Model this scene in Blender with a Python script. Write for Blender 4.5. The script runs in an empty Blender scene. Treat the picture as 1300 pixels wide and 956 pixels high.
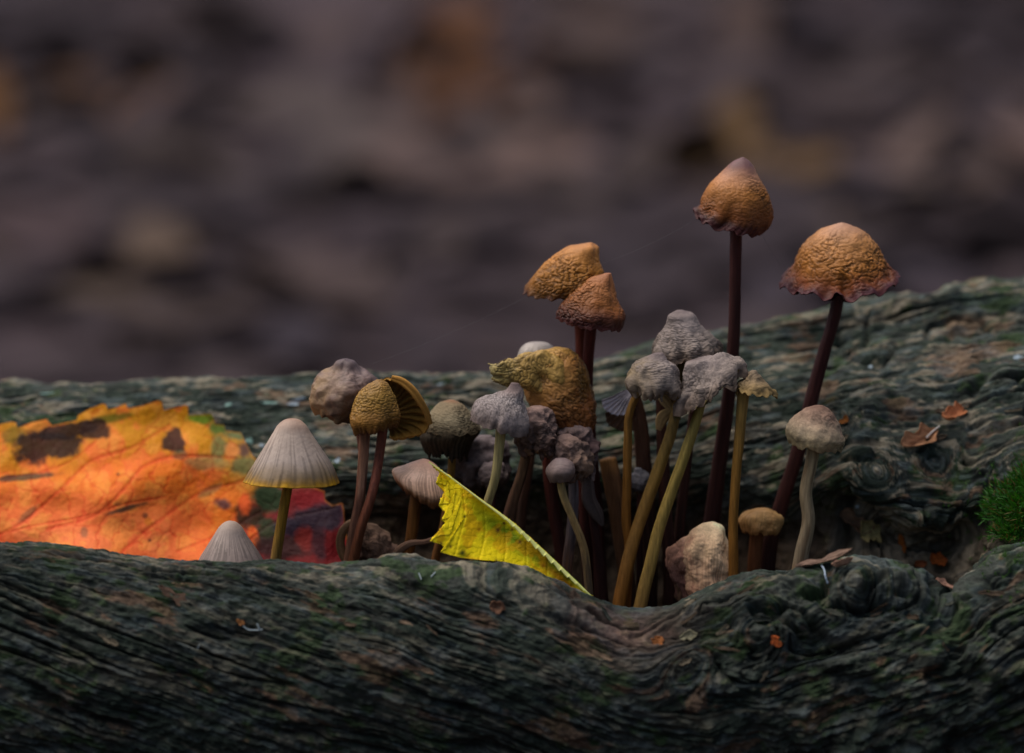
import bpy, math, random
import numpy as np
from mathutils import Vector
from mathutils.bvhtree import BVHTree

# ------------------------------------------------------------------ camera, sky, sun, exposure
U = 0.01                                   # everything below is worked out in centimetres
TH = math.radians(8.0)
LENS, SENS = 120.0, 36.0
CAMD = 50.0
sc = bpy.context.scene
C = sc.collection
cam = bpy.data.objects.new('camera', bpy.data.cameras.new('camera'))
C.objects.link(cam)
cam.location = (0, -CAMD * U, CAMD * math.tan(TH) * U)
cam.rotation_euler = (math.pi / 2 - TH, 0, 0)
cam.data.lens = LENS
cam.data.sensor_width = SENS
cam.data.clip_start = 0.01
cam.data.clip_end = 500
cam.data.dof.use_dof = True
cam.data.dof.focus_distance = 0.500
cam.data.dof.aperture_fstop = 11.5
cam.data.dof.aperture_blades = 0
sc.camera = cam

SUN_EL, SUN_AZ = math.radians(66), math.radians(-80)      # azimuth from +Y (behind the log), towards -X
w = bpy.data.worlds.new('World'); sc.world = w; w.use_nodes = True
nt = w.node_tree
sky = nt.nodes.new('ShaderNodeTexSky'); sky.sky_type = 'NISHITA'; sky.sun_disc = False
sky.sun_elevation = SUN_EL; sky.sun_rotation = SUN_AZ
sky.air_density = 1.0; sky.dust_density = 4.0; sky.ozone_density = 1.0
bg = nt.nodes['Background']; bg.inputs[1].default_value = 0.07
nt.links.new(sky.outputs[0], bg.inputs[0])
sun = bpy.data.objects.new('sun', bpy.data.lights.new('sun', 'SUN'))
C.objects.link(sun)
sun.data.energy = 2.0; sun.data.angle = math.radians(75); sun.data.color = (1.0, 0.95, 0.90)
sd = Vector((math.sin(SUN_AZ) * math.cos(SUN_EL), math.cos(SUN_AZ) * math.cos(SUN_EL), math.sin(SUN_EL)))
sun.rotation_euler = (-sd).to_track_quat('-Z', 'Y').to_euler()
sc.view_settings.view_transform = 'Standard'; sc.view_settings.look = 'None'
sc.view_settings.exposure = 0.8; sc.view_settings.gamma = 1.0
sc.render.engine = 'CYCLES'
sc.cycles.use_denoising = True
sc.cycles.max_bounces = 5

# ------------------------------------------------------------------ numeric helpers
def P(px, py, Y):
    """photograph column / row at depth Y (cm) -> point in cm"""
    px, py, Y = np.broadcast_arrays(np.asarray(px, float), np.asarray(py, float), np.asarray(Y, float))
    x = (px - 650) / 1300 * SENS / LENS
    y = -(py - 478) / 1300 * SENS / LENS
    dy = math.cos(TH) + y * math.sin(TH); dz = -math.sin(TH) + y * math.cos(TH)
    t = (Y + CAMD) / dy
    return np.stack([t * x, Y, CAMD * math.tan(TH) + t * dz], -1)

_g = np.array([(1,1,0),(-1,1,0),(1,-1,0),(-1,-1,0),(1,0,1),(-1,0,1),(1,0,-1),(-1,0,-1),
               (0,1,1),(0,-1,1),(0,1,-1),(0,-1,-1),(1,1,0),(-1,1,0),(0,-1,1),(0,-1,-1)], np.float32)
def hsh(i, j, k):
    h = (i.astype(np.uint32) * np.uint32(73856093)) ^ (j.astype(np.uint32) * np.uint32(19349663)) ^ (k.astype(np.uint32) * np.uint32(83492791))
    h = (h ^ (h >> np.uint32(13))) * np.uint32(1274126177)
    return h ^ (h >> np.uint32(16))
def pn(p, s=(1, 1, 1), o=0.0):
    """gradient noise, about -1..1"""
    p = np.asarray(p, np.float32) * np.asarray(s, np.float32) + np.float32(o * 17.31 + 100.5)
    i = np.floor(p).astype(np.int64); f = p - i
    u = f * f * f * (f * (f * 6 - 15) + 10)
    out = 0
    for a in (0, 1):
        for b in (0, 1):
            for c in (0, 1):
                g = _g[hsh(i[..., 0] + a, i[..., 1] + b, i[..., 2] + c) & np.uint32(15)]
                d = g[..., 0] * (f[..., 0] - a) + g[..., 1] * (f[..., 1] - b) + g[..., 2] * (f[..., 2] - c)
                wx = u[..., 0] if a else 1 - u[..., 0]
                wy = u[..., 1] if b else 1 - u[..., 1]
                wz = u[..., 2] if c else 1 - u[..., 2]
                out = out + d * wx * wy * wz
    return out
def fbm(p, s=(1, 1, 1), o=0.0, n=4):
    s = np.asarray(s, float); r = 0; a = 1.0
    for k in range(n):
        r = r + a * pn(p, s * 2 ** k, o + k * 3.7); a *= 0.5
    return r
def sst(x, a, b):
    t = np.clip((x - a) / (b - a), 0, 1); return t * t * (3 - 2 * t)
def lin(c):
    c = np.asarray(c, float) / 255.0
    return np.where(c < 0.04045, c / 12.92, ((c + 0.055) / 1.055) ** 2.4)
def mixc(a, b, t):
    return a + (b - a) * np.asarray(t)[..., None]
def spl(pts, n, par=None):
    pts = np.asarray(pts, float)
    if len(pts) == 2:
        t = np.linspace(0, 1, n)[:, None]; return pts[0] * (1 - t) + pts[1] * t
    c = np.concatenate([[0], np.cumsum(np.maximum(np.linalg.norm(np.diff(pts, axis=0), axis=1), 1e-3))]); c /= c[-1]
    m = np.gradient(pts, c, axis=0)
    t = np.linspace(0, 1, n) if par is None else par
    i = np.clip(np.searchsorted(c, t, 'right') - 1, 0, len(c) - 2)
    h = (c[i + 1] - c[i])[:, None]; s = (t - c[i])[:, None] / h
    return ((2*s**3 - 3*s**2 + 1) * pts[i] + (s**3 - 2*s**2 + s) * h * m[i] + (-2*s**3 + 3*s**2) * pts[i+1] + (s**3 - s**2) * h * m[i+1])
def grad(t, stops):
    ts = [s[0] for s in stops]; cs = np.array([lin(s[1]) for s in stops])
    return np.stack([np.interp(t, ts, cs[:, k]) for k in range(3)], -1)
def gnorm(g, wrap):
    """unit normals of a grid (rows, columns, 3)"""
    if wrap:
        du = np.roll(g, -1, 1) - np.roll(g, 1, 1)
    else:
        du = np.gradient(g, axis=1)
    dv = np.gradient(g, axis=0)
    n = np.cross(du, dv); l = np.linalg.norm(n, axis=-1, keepdims=True)
    return n / np.maximum(l, 1e-9)

# ------------------------------------------------------------------ object helpers
def tag(o, label=None, cat=None, group=None, kind=None):
    if label: o['label'] = label
    if cat: o['category'] = cat
    if group: o['group'] = group
    if kind: o['kind'] = kind
    return o
def empty(name, at, label, cat, group=None):
    o = bpy.data.objects.new(name, None); C.objects.link(o)
    o.location = [float(v) * U for v in at]; o.empty_display_size = 0.002
    o['at'] = [float(v) for v in at]
    del o['at']
    ORG[o.name] = np.array(at, float)
    return tag(o, label, cat, group)
ORG = {}
def mesh(name, V, F, cols, mat, parent=None, smooth=True, uv=None):
    """V in cm (N,3); F list/array of quads or tris (one size) or list of arrays"""
    org = ORG[parent.name] if parent is not None and parent.name in ORG else np.zeros(3)
    if not isinstance(F, list): F = [F]
    F = [np.asarray(f, np.int32) for f in F if len(f)]
    me = bpy.data.meshes.new(name)
    V = ((V - org) * U).astype(np.float32)
    me.vertices.add(len(V)); me.vertices.foreach_set('co', V.ravel())
    loops = np.concatenate([f.ravel() for f in F])
    tot = np.concatenate([np.full(len(f), f.shape[1], np.int32) for f in F])
    st = np.concatenate([[0], np.cumsum(tot)[:-1]]).astype(np.int32)
    me.loops.add(len(loops)); me.loops.foreach_set('vertex_index', loops)
    me.polygons.add(len(tot)); me.polygons.foreach_set('loop_start', st); me.polygons.foreach_set('loop_total', tot)
    me.polygons.foreach_set('use_smooth', np.full(len(tot), smooth))
    me.update(calc_edges=True)
    if cols is not None:
        ca = me.color_attributes.new('Col', 'FLOAT_COLOR', 'POINT')
        cc = np.ones((len(V), 4), np.float32); cc[:, :3] = np.clip(cols, 0.001, 0.95)
        ca.data.foreach_set('color', cc.ravel())
    if uv is not None:
        ua = me.attributes.new('flow', 'FLOAT_VECTOR', 'POINT')
        ua.data.foreach_set('vector', uv.astype(np.float32).ravel())
    me.materials.append(mat)
    me.validate()
    o = bpy.data.objects.new(name, me); C.objects.link(o)
    if parent is not None: o.parent = parent
    if parent is not None: ORG[o.name] = org
    return o
def gfaces(r, c, wrap, off=0, flip=False):
    i = np.arange(r - 1)[:, None]; j = np.arange(c if wrap else c - 1)[None, :]
    j2 = (j + 1) % c
    f = np.stack([i * c + j, i * c + j2, (i + 1) * c + j2, (i + 1) * c + j], -1).reshape(-1, 4) + off
    return f[:, ::-1] if flip else f

def organic(name, rough=0.6, spec=0.3, ns=2500, stretch=(1, 1, 1), var=0.25, bump=0.25, dist=0.0002, sss=0.0, coord='obj', detail=5, transl=0.0, coat=0.0):
    m = bpy.data.materials.new(name); m.use_nodes = True
    N = m.node_tree.nodes; Lk = m.node_tree.links
    b = N['Principled BSDF']
    b.inputs['Roughness'].default_value = rough
    b.inputs['Specular IOR Level'].default_value = spec
    at = N.new('ShaderNodeAttribute'); at.attribute_name = 'Col'
    if coord == 'obj':
        tc = N.new('ShaderNodeTexCoord'); src = tc.outputs['Object']
    else:
        tc = N.new('ShaderNodeAttribute'); tc.attribute_name = 'flow'; src = tc.outputs['Vector']
    mp = N.new('ShaderNodeMapping'); mp.inputs['Scale'].default_value = stretch
    Lk.new(src, mp.inputs[0])
    nz = N.new('ShaderNodeTexNoise'); nz.inputs['Scale'].default_value = ns; nz.inputs['Detail'].default_value = detail
    nz.inputs['Roughness'].default_value = 0.65
    Lk.new(mp.outputs[0], nz.inputs['Vector'])
    mr = N.new('ShaderNodeMapRange'); mr.inputs[1].default_value = 0.25; mr.inputs[2].default_value = 0.75
    mr.inputs[3].default_value = 1 - var; mr.inputs[4].default_value = 1 + var
    Lk.new(nz.outputs[0], mr.inputs[0])
    mx = N.new('ShaderNodeVectorMath'); mx.operation = 'SCALE'
    Lk.new(at.outputs['Color'], mx.inputs[0]); Lk.new(mr.outputs[0], mx.inputs['Scale'])
    Lk.new(mx.outputs[0], b.inputs['Base Color'])
    bp = N.new('ShaderNodeBump'); bp.inputs['Strength'].default_value = bump; bp.inputs['Distance'].default_value = dist
    Lk.new(nz.outputs[0], bp.inputs['Height']); Lk.new(bp.outputs[0], b.inputs['Normal'])
    if sss:
        b.inputs['Subsurface Weight'].default_value = sss
        b.inputs['Subsurface Radius'].default_value = (0.0012, 0.0006, 0.0003)
        b.inputs['Subsurface Scale'].default_value = 1.0
    if coat:
        b.inputs['Coat Weight'].default_value = coat; b.inputs['Coat Roughness'].default_value = 0.3
    if transl:
        tr = N.new('ShaderNodeBsdfTranslucent'); Lk.new(mx.outputs[0], tr.inputs[0])
        ms = N.new('ShaderNodeMixShader'); ms.inputs[0].default_value = transl
        Lk.new(b.outputs[0], ms.inputs[1]); Lk.new(tr.outputs[0], ms.inputs[2])
        Lk.new(ms.outputs[0], N['Material Output'].inputs[0])
    return m
M_wood = organic('weathered_wood', 0.85, 0.12, 9, (1.2, 3.2, 1), 0.55, 0.8, 0.0006, coord='flow', detail=10)
M_cap = organic('leathery_cap', 0.52, 0.2, 3500, var=0.16, bump=0.3, dist=0.00015)
M_capdry = organic('dry_cap', 0.8, 0.08, 3600, var=0.22, bump=0.4, dist=0.00015)
M_smooth = organic('silky_cap', 0.5, 0.18, 3000, var=0.10, bump=0.1, dist=0.0001)
M_gill = organic('gill_tissue', 0.8, 0.1, 2500, var=0.2, bump=0.2)
M_stem = organic('fibrous_stem', 0.6, 0.15, 2600, (1, 1, 0.10), 0.42, 0.7, 0.0003)
M_leaf = organic('autumn_leaf_tissue', 0.6, 0.12, 2600, var=0.10, bump=0.15, dist=0.0001, transl=0.12)
M_litter = organic('leaf_litter_tissue', 0.9, 0.05, 60, var=0.25, bump=0.2, dist=0.002)
M_ground = organic('forest_soil', 0.95, 0.05, 25, var=0.3, bump=0.6, dist=0.01)
M_moss = organic('moss_leaf', 0.6, 0.3, 900, var=0.2, bump=0.0, transl=0.3)
M_pale = organic('pale_lichen', 0.8, 0.2, 2500, var=0.2, bump=0.4)
M_web = organic('silk', 0.4, 0.5, 100, var=0.0, bump=0.0)

# ------------------------------------------------------------------ the fallen log
def kx(px, xs, ys):
    px = np.asarray(px, float)
    r = 0
    for d in (-16, -8, 0, 8, 16): r = r + np.interp(px + d, xs, ys)
    return r / 5
K = [-100, 100, 300, 420, 560, 700, 800, 900, 1000, 1080, 1150, 1220, 1270, 1400]
CREST = [490, 486, 480, 476, 476, 474, 447, 424, 404, 391, 379, 363, 356, 342]
S4 = [c + d for c, d in zip(CREST, [14, 14, 15, 16, 18, 22, 30, 38, 42, 45, 48, 48, 50, 55])]
S5 = [540, 540, 545, 550, 555, 560, 540, 520, 510, 500, 500, 500, 480, 470]
Y5 = [2.6, 2.6, 2.6, 2.5, 2.4, 2.4, 2.4, 2.2, 2.1, 1.9, 1.7, 1.7, 1.7, 1.7]
S6 = [620, 620, 620, 605, 600, 600, 600, 600, 620, 592, 640, 648, 600, 560]
Y6 = [1.9, 1.9, 1.9, 1.7, 1.8, 1.9, 1.9, 1.8, 1.4, 0.7, 0.4, 0.5, 0.6, 0.6]
S7 = [680, 680, 680, 670, 660, 680, 680, 690, 680, 650, 690, 695, 650, 620]
Y7 = [1.5, 1.5, 1.5, 1.8, 2.2, 2.3, 2.3, 2.1, 1.7, 1.2, 1.1, 1.0, 0.4, 0.2]
S8 = [740, 740, 745, 750, 750, 770, 810, 810, 770, 728, 732, 752, 700, 665]
Y8 = [1.0, 1.0, 1.0, 1.2, 1.4, 1.5, 1.5, 1.4, 1.1, 0.6, 0.5, 0.5, -0.3, -0.5]
S9 = [752, 752, 765, 770, 770, 800, 845, 840, 790, 745, 748, 785, 718, 692]
Y9 = [-0.3, -0.3, -0.3, -0.4, -0.5, -0.6, -0.6, -0.6, -0.5, -0.4, -0.4, -0.4, -0.9, -1.0]
RX = [-100, 0, 50, 100, 150, 200, 260, 330, 400, 440, 470, 500, 530, 560, 600, 640, 680, 700, 730, 760, 790, 820, 850, 870, 900, 930, 960, 1000, 1030, 1060, 1110, 1160, 1185, 1205, 1225, 1245, 1270, 1300, 1400]
RY = [690, 690, 693, 697, 703, 709, 714, 715, 718, 717, 709, 701, 707, 712, 713, 717, 727, 735, 748, 761, 773, 778, 772, 762, 745, 732, 723, 723, 717, 712, 707, 712, 730, 756, 754, 724, 698, 690, 668]
def ridge(px): return kx(px, RX, RY)

NX = 1020
pxs = np.concatenate([np.linspace(-900, -130, 24), np.linspace(-90, 1390, NX), np.linspace(1430, 2200, 24)])
X0 = P(pxs, 478, 0)[:, 0]
def pxat(X, Y):
    return 650 + X / ((CAMD + Y) / math.cos(TH)) / (SENS / LENS) * 1300
def station(xs, rows, Y, Yc=None):
    Yv = Yc if Yc is not None else kx(pxs, K, Y)
    q = pxat(X0, Yv)
    r = rows(q) if callable(rows) else kx(q, xs, rows)
    p = P(q, r, Yv); p[:, 0] = X0
    return p
def flat(Y, z): 
    return np.stack([X0, np.full_like(X0, Y), np.broadcast_to(z, X0.shape)], -1)
one = np.ones_like(X0)
crest = station(K, CREST, None, 3.8 * one)
st = [flat(6.0, -11.5), flat(8.0, -7), flat(7.0, crest[:, 2] - 3.0), flat(5.2, crest[:, 2] - 0.5), crest,
      station(K, S4, None, 3.2 * one), station(K, S5, Y5), station(K, S6, Y6), station(K, S7, Y7), station(K, S8, Y8), station(K, S9, Y9),
      station(0, lambda q: ridge(q) + 18, None, -1.15 * one), station(0, ridge, None, -1.75 * one),
      station(0, lambda q: ridge(q) + 26, None, -2.35 * one),
      station(0, lambda q: ridge(q) + (868 - ridge(q)) * 0.62, None, -2.85 * one),
      station(0, lambda q: 872 + 0 * q, None, -3.02 * one), station(0, lambda q: 960 + 0 * q, None, -2.85 * one),
      station(0, lambda q: 1090 + 0 * q, None, -2.1 * one), station(0, lambda q: 1260 + 0 * q, None, -0.8 * one),
      flat(3.0, -12.5)]
cnt = [3, 4, 6, 12, 44, 90, 78, 56, 34, 24, 26, 26, 44, 84, 76, 66, 40, 14, 6]
st = np.array(st)                                   # (stations, columns, 3)
NS = len(st)
par = np.concatenate([i + np.arange(c) / c for i, c in enumerate(cnt)] + [[NS - 1]])
tan = np.gradient(st, axis=0)
ii = np.clip(np.floor(par).astype(int), 0, NS - 2); s_ = (par - ii)[:, None, None]
G = ((2*s_**3 - 3*s_**2 + 1) * st[ii] + (s_**3 - 2*s_**2 + s_) * tan[ii] + (-2*s_**3 + 3*s_**2) * st[ii+1] + (s_**3 - s_**2) * tan[ii+1])
Rr, Cc = G.shape[:2]
seg = np.linalg.norm(np.diff(G, axis=0), axis=2)
arc = np.concatenate([np.zeros((1, Cc)), np.cumsum(seg, 0)], 0)
iridge = int(np.argmin(abs(par - 12)))
arc = arc - arc[iridge]                              # 0 at the front ridge, + towards the front underside
Xg = G[..., 0]
pr = np.repeat(par[:, None], Cc, 1)
i15 = int(np.argmin(abs(par - 15))); icr = int(np.argmin(abs(par - 4)))
front = sst(arc, -0.2, 1.0)
bk = 1 - sst(par, 7.2, 10.5)[:, None]
arcF = arc - 0.6 * sst(par, 11, 13)[:, None] * (arc[i15] - arc[i15].mean())[None]
arcV = (arc - arc[icr] - 6.0) * bk + arcF * (1 - bk)
slope = np.interp(X0, [-9, -1, 2.0, 3.5, 5, 9], [0.34, 0.34, 0.26, -0.1, -0.40, -0.5])
SI = np.concatenate([[0], np.cumsum(slope[1:] * np.diff(X0))])
SI -= np.interp(-3, X0, SI)
u = Xg.copy()
v = arcV - front * SI[None, :]
# swirls of the grain round knots
def swirl(cx, cv, R, ang, sq=1.0):
    global u, v
    ax, av = Xg - cx, arc - cv
    d = np.sqrt(ax**2 + (av * sq)**2) / R
    a = ang * np.exp(-d**2 * 1.5)
    k = np.exp(-d**2 * 2.6) * 0.6
    uu, vv = u.copy(), v.copy()
    lu, lv = uu - cx, vv - np.interp(cx, X0, 0 * X0)
    u = uu * (1 - k) + (ax * np.cos(a) - av * np.sin(a)) * k
    v = vv * (1 - k) + (arcV[:, :1] * 0 + np.interp(cv, arc[:, 500], arcV[:, 500]) + (d * R) * 0.9 + 0.3 * (ax * np.sin(a) + av * np.cos(a))) * k
def knot_at(px, py, Y):       # grid coordinates of the surface point seen at a column and row
    p = P(px, py, Y)
    j = np.argmin(abs(X0 - p[0])); i = np.argmin(np.linalg.norm(G[:, j] - p, axis=1))
    return X0[j], arc[i, j]
for (a, b, Y, R, an) in ((1185, 600, 1.2, 0.5, 1.2), (1110, 610, .8, 0.45, -1.0), (1195, 660, .6, 0.4, 0.9), (965, 790, -3, 0.6, 1.0), (1090, 735, -2.6, 0.6, -0.7),
                        (1050, 560, 1.6, .5, .8), (880, 830, -3.5, .6, 1.0), (1290, 610, 1.0, .6, 1.0)):
    x_, a_ = knot_at(a, b, Y); swirl(x_, a_, R, an)
pxg = 650 + Xg / ((CAMD + G[..., 1]) / math.cos(TH)) / (SENS / LENS) * 1300
gn = front * sst(pxg, 830, 930) * (1 - 0.7 * sst(pxg, 1220, 1300))          # gnarled part of the front
kn = (1 - front) * sst(pxg, 1010, 1090)                                       # knotted part of the back
UV = np.stack([u, v, 0 * u], -1)
wrp = np.stack([pn(UV, (0.7, 0.9, 1), 1), pn(UV, (0.7, 0.9, 1), 2), 0 * u], -1)
UVw = UV + wrp * np.array([0.2, 0.05, 0]) + np.stack([0 * u, pn(UV, (1.3, 1.6, 1), 3), 0 * u], -1) * (0.02 + 0.07 * kn + 0.10 * gn)[..., None] + np.stack([0 * u, fbm(UV, (5, 8, 1), 4, 2), 0 * u], -1) * 0.012
deep = sst(pr, 7.2, 8) * (1 - sst(pr, 10.5, 11.5))
macro = fbm(G, (0.55, 0.7, 0.7), 5, 3)
lump = fbm(G, (1.5, 1.8, 1.8), 6, 4)
gr1 = fbm(UVw, (0.5, 4.6, 1), 7, 4)
gr1 = 1 - np.abs(gr1) * 2.2
gr2 = fbm(UVw, (1.5, 17, 1), 8, 2)
grb = 1 - 2 * np.abs(pn(UVw, (0.7, 9.5, 1), 14))
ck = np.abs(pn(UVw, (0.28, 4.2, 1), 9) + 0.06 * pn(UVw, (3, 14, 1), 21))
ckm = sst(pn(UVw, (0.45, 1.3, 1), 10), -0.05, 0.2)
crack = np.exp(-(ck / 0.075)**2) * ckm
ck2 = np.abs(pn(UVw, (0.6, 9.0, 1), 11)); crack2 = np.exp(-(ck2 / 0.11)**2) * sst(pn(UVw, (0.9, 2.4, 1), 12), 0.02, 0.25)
rough = fbm(G, (6, 8, 8), 13, 4)
chip = fbm(UVw, (2.2, 7, 1), 15, 3); chip = sst(chip, 0.05, 0.14)            # flaked-off plates
holes = np.exp(-((fbm(G, (1.3, 1.5, 1.5), 18, 2) - 0.42) / 0.12)**2) * (gn + kn * 0.6)
sil = 1 - 0.55 * np.exp(-((pr - 12) / 0.5)**2)
fib_ = 0.35 + 1.3 * sst(fbm(G, (1.2, 1.6, 1.6), 19, 3), -.1, .35)
H = (0.10 * macro * sil * (1 + 1.2 * gn) + lump * (0.035 + 0.16 * gn * sil + 0.07 * kn + 0.10 * deep) + (0.012 * gr1 * (1 - 0.3 * gn) + 0.004 * grb + 0.013 * gr2) * fib_
     - 0.10 * crack - 0.05 * crack2 + 0.034 * rough * (.55 + .45 * front + .6 * gn + .9 * deep) + 0.028 * chip * (.5 + .5 * front) - 0.22 * holes)
# pits and bosses of the gnarled front, as (column, row, depth, radius cm, height cm)
def boss(px, py, Y, R, hgt, sx=1.0):
    global H
    p = P(px, py, Y)
    d2 = ((G[..., 0] - p[0]) / sx)**2 + (G[..., 1] - p[1])**2 + (G[..., 2] - p[2])**2
    H = H + hgt * np.exp(-d2 / R**2)
for b_ in ((925, 785, -3.1, .28, -.32), (975, 815, -3.6, .32, -.42), (1010, 835, -3.8, .25, -.25), (950, 755, -2.6, .22, .10), (1005, 770, -2.9, .4, .16),
           (1075, 745, -2.5, .4, .18), (1130, 735, -2.3, .28, .12), (1045, 745, -2.4, .13, -.16), (1105, 740, -2.4, .1, -.12), (890, 800, -3.2, .35, .14), (905, 850, -3.9, .4, .12),
           (860, 800, -3.0, .16, -.10), (1170, 800, -3.3, .6, -.18, 2.0), (1230, 860, -3.9, .8, .15, 2.0), (1120, 590, .9, .35, .16), (1200, 600, 1.0, .22, -.16), (1175, 640, .6, .3, .12), (1060, 430, 3.3, .22, -.14, 2.5),
           (1020, 532, 1.9, .2, -.2, 1.6), (1090, 545, 1.6, .3, .12, 1.5), (960, 425, 4.0, .12, -.15, 3), (1260, 430, 3.2, .15, -.2, 3)):
    boss(*b_)
GN = gnorm(G, False)
if GN[iridge, Cc // 2, 2] < 0: GN = -GN
LV = G + GN * H[..., None]
# colour: algae, weathering and exposed wood, plus painted light falloff and darkened cracks
n1 = fbm(UVw, (0.8, 2.4, 1), 30, 5); n2 = fbm(UVw, (1.6, 8, 1), 31, 4); n3 = fbm(G, (1.6, 1.8, 1.8), 32, 5); n4 = fbm(UVw, (0.8, 4.6, 1), 33, 5); n5 = fbm(G, (4, 5, 5), 34, 3)
n6 = fbm(UVw, (5, 16, 1), 36, 3); n7 = fbm(G, (.5, .6, .6), 37, 3)
col = np.broadcast_to(lin((62, 66, 60)), G.shape).copy()
col = mixc(col, lin((34, 34, 32)), sst(n2 + .5 * n7, -0.02, 0.35) * 0.75)
col = mixc(col, lin((42, 54, 44)), sst(n3 + 0.5 * n2 + .5 * n7, -0.05, 0.35) * 0.6)
col = mixc(col, lin((44, 66, 28)), sst(-n3 + 0.6 * n5 - .5 * n7, 0.15, 0.5) * 0.6)
col = mixc(col, lin((132, 122, 104)), sst(n4 + 0.5 * n6 + .25 * n5, 0.14, 0.45) * (0.7 - 0.45 * front))
col = mixc(col, lin((94, 72, 56)), sst(n1 + .3 * n6 - 0.4 * n3, 0.42, 0.55) * 0.7)
col = mixc(col, lin((78, 88, 90)), sst(fbm(UVw, (2.2, 7, 1), 35, 4), 0.18, 0.42) * 0.4)
col = col * (1 + .35 * n6 + .25 * rough)[..., None] * np.interp(par, [4, 7, 12], [1.05, 1.0, .80])[:, None, None]  # crest lighter, front darker: the fading light is put into the colour
col = mixc(col, lin((78, 62, 48)), np.clip(deep * (1 - 0.55 * sst(pxg, 1000, 1080)), 0, 0.85))      # brown wood inside the hollow, its colour lifted to offset the shade
col = mixc(col, lin((92, 62, 54)), np.exp(-(((pxg - 800) / 75)**2 + ((arc - 0.75) / 0.5)**2)) * 0.55 * (arc > 0))
col = mixc(col, lin((16, 15, 14)), np.clip(crack + 0.7 * crack2, 0, 1) * 0.7)  # crack lines tinted near black
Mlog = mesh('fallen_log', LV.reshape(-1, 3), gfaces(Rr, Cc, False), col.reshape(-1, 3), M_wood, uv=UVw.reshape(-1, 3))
# make sure the faces look outwards
if Mlog.data.polygons[(iridge) * (Cc - 1) + Cc // 2].normal.z < 0: Mlog.data.flip_normals()
tag(Mlog, 'weathered grey green fallen log with cracked grain and a deep hollow along its top', 'log')
ORG[Mlog.name] = np.zeros(3)

sub = LV[::3, ::3]; sr, scn = sub.shape[:2]
bvh = BVHTree.FromPolygons([Vector(q) for q in sub.reshape(-1, 3)], gfaces(sr, scn, False).tolist())
EYE = Vector((0, -CAMD, CAMD * math.tan(TH)))
def on_log(px, py):
    d = Vector(P(px, py, 0.0)) - EYE; d.normalize()
    loc, nor, _, _ = bvh.ray_cast(EYE, d)
    if loc is None: return P(px, py, 0.0), np.array((0, 0, 1.0))
    if nor.dot(d) > 0: nor = -nor
    return np.array(loc), np.array(nor)
def floor_z(x, y):
    loc, _, _, _ = bvh.ray_cast(Vector((x, y, 6.0)), Vector((0, 0, -1)))
    return loc[2] if loc else -4.0

# ------------------------------------------------------------------ forest floor and litter behind
def ground_z(X, Y):
    z = -13.0 + 0.34 * np.log1p(np.exp((Y - 150) / 30.0)) * 30
    z = np.where(Y > 900, z * 0 + (-13 + 0.34 * 750) + (Y - 900) * 0.03, z)
    return z
gy = np.concatenate([np.linspace(-400, 60, 20), np.linspace(70, 700, 150), np.geomspace(720, 30000, 30)])
gx = np.concatenate([-np.geomspace(20000, 160, 16), np.linspace(-150, 150, 90), np.geomspace(160, 20000, 16)])
GX, GY = np.meshgrid(gx, gy)
GZ = ground_z(GX, GY)
gp = np.stack([GX, GY, GZ], -1)
gp[..., 2] += fbm(gp, (.03, .03, .03), 40, 3) * .8
gc = mixc(np.broadcast_to(lin((58, 49, 52)), gp.shape), lin((66, 56, 59)), sst(fbm(gp, (.05, .04, .03), 41, 4), -0.1, 0.35))
gr = mesh('ground', gp.reshape(-1, 3), gfaces(len(gy), len(gx), False), gc.reshape(-1, 3), M_ground)
tag(gr, kind='structure')
rng = np.random.default_rng(7)
def hit_ground(px, py):
    d = P(px, py, 0.0) - np.array(EYE); t = 1.0
    for _ in range(400):
        t *= 1.02
        q = np.array(EYE) + d * t
        if q[2] < ground_z(q[0], q[1]): break
    return q
LFV, LFF, LFC = [], [], []
def litter_leaf(x, y, size, colr, tilt=0.16, lift=0.5):
    n = 7
    s = np.linspace(-1, 1, n)
    wd = 0.42 * np.sqrt(np.clip(1 - s**2, 0, 1)) * (1 - 0.25 * s)
    cur = rng.normal(0, 0.2); fold = rng.uniform(0.0, 0.25)
    pts = np.zeros((n, 3, 3))
    pts[:, 1] = np.stack([s, 0 * s, cur * s**2 * .5], -1)
    pts[:, 0] = np.stack([s, -wd, cur * s**2 * .5 + fold * wd], -1)
    pts[:, 2] = np.stack([s, wd, cur * s**2 * .5 + fold * wd], -1)
    p = pts.reshape(-1, 3) * size / 2
    a, b, c = rng.uniform(0, 6.28), rng.normal(0, tilt), rng.normal(0, tilt)
    Rz = np.array([[math.cos(a), -math.sin(a), 0], [math.sin(a), math.cos(a), 0], [0, 0, 1]])
    Rx = np.array([[1, 0, 0], [0, math.cos(b), -math.sin(b)], [0, math.sin(b), math.cos(b)]])
    Ry = np.array([[math.cos(c), 0, math.sin(c)], [0, 1, 0], [-math.sin(c), 0, math.cos(c)]])
    p = p @ (Ry @ Rx @ Rz).T
    sl = math.atan(0.34 / (1 + math.exp(-(y - 150) / 30.0)))
    p = p @ np.array([[1, 0, 0], [0, math.cos(sl), -math.sin(sl)], [0, math.sin(sl), math.cos(sl)]]).T
    p += np.array([x, y, float(ground_z(np.array(x), np.array(y))) + lift * .4 + rng.uniform(0, .7)])
    o = sum(len(q) for q in LFV)
    LFV.append(p); LFF.append(gfaces(n, 3, False, o)); LFC.append(np.broadcast_to(lin(colr), (len(p), 3)) * 0.54 * rng.uniform(.85, 1.15))
pal = [(74, 63, 67), (76, 65, 68), (80, 69, 71), (71, 61, 65), (84, 73, 74), (74, 66, 73), (80, 67, 64), (90, 78, 78)]
pw = [.2, .2, .16, .16, .09, .1, .05, .04]
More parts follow.
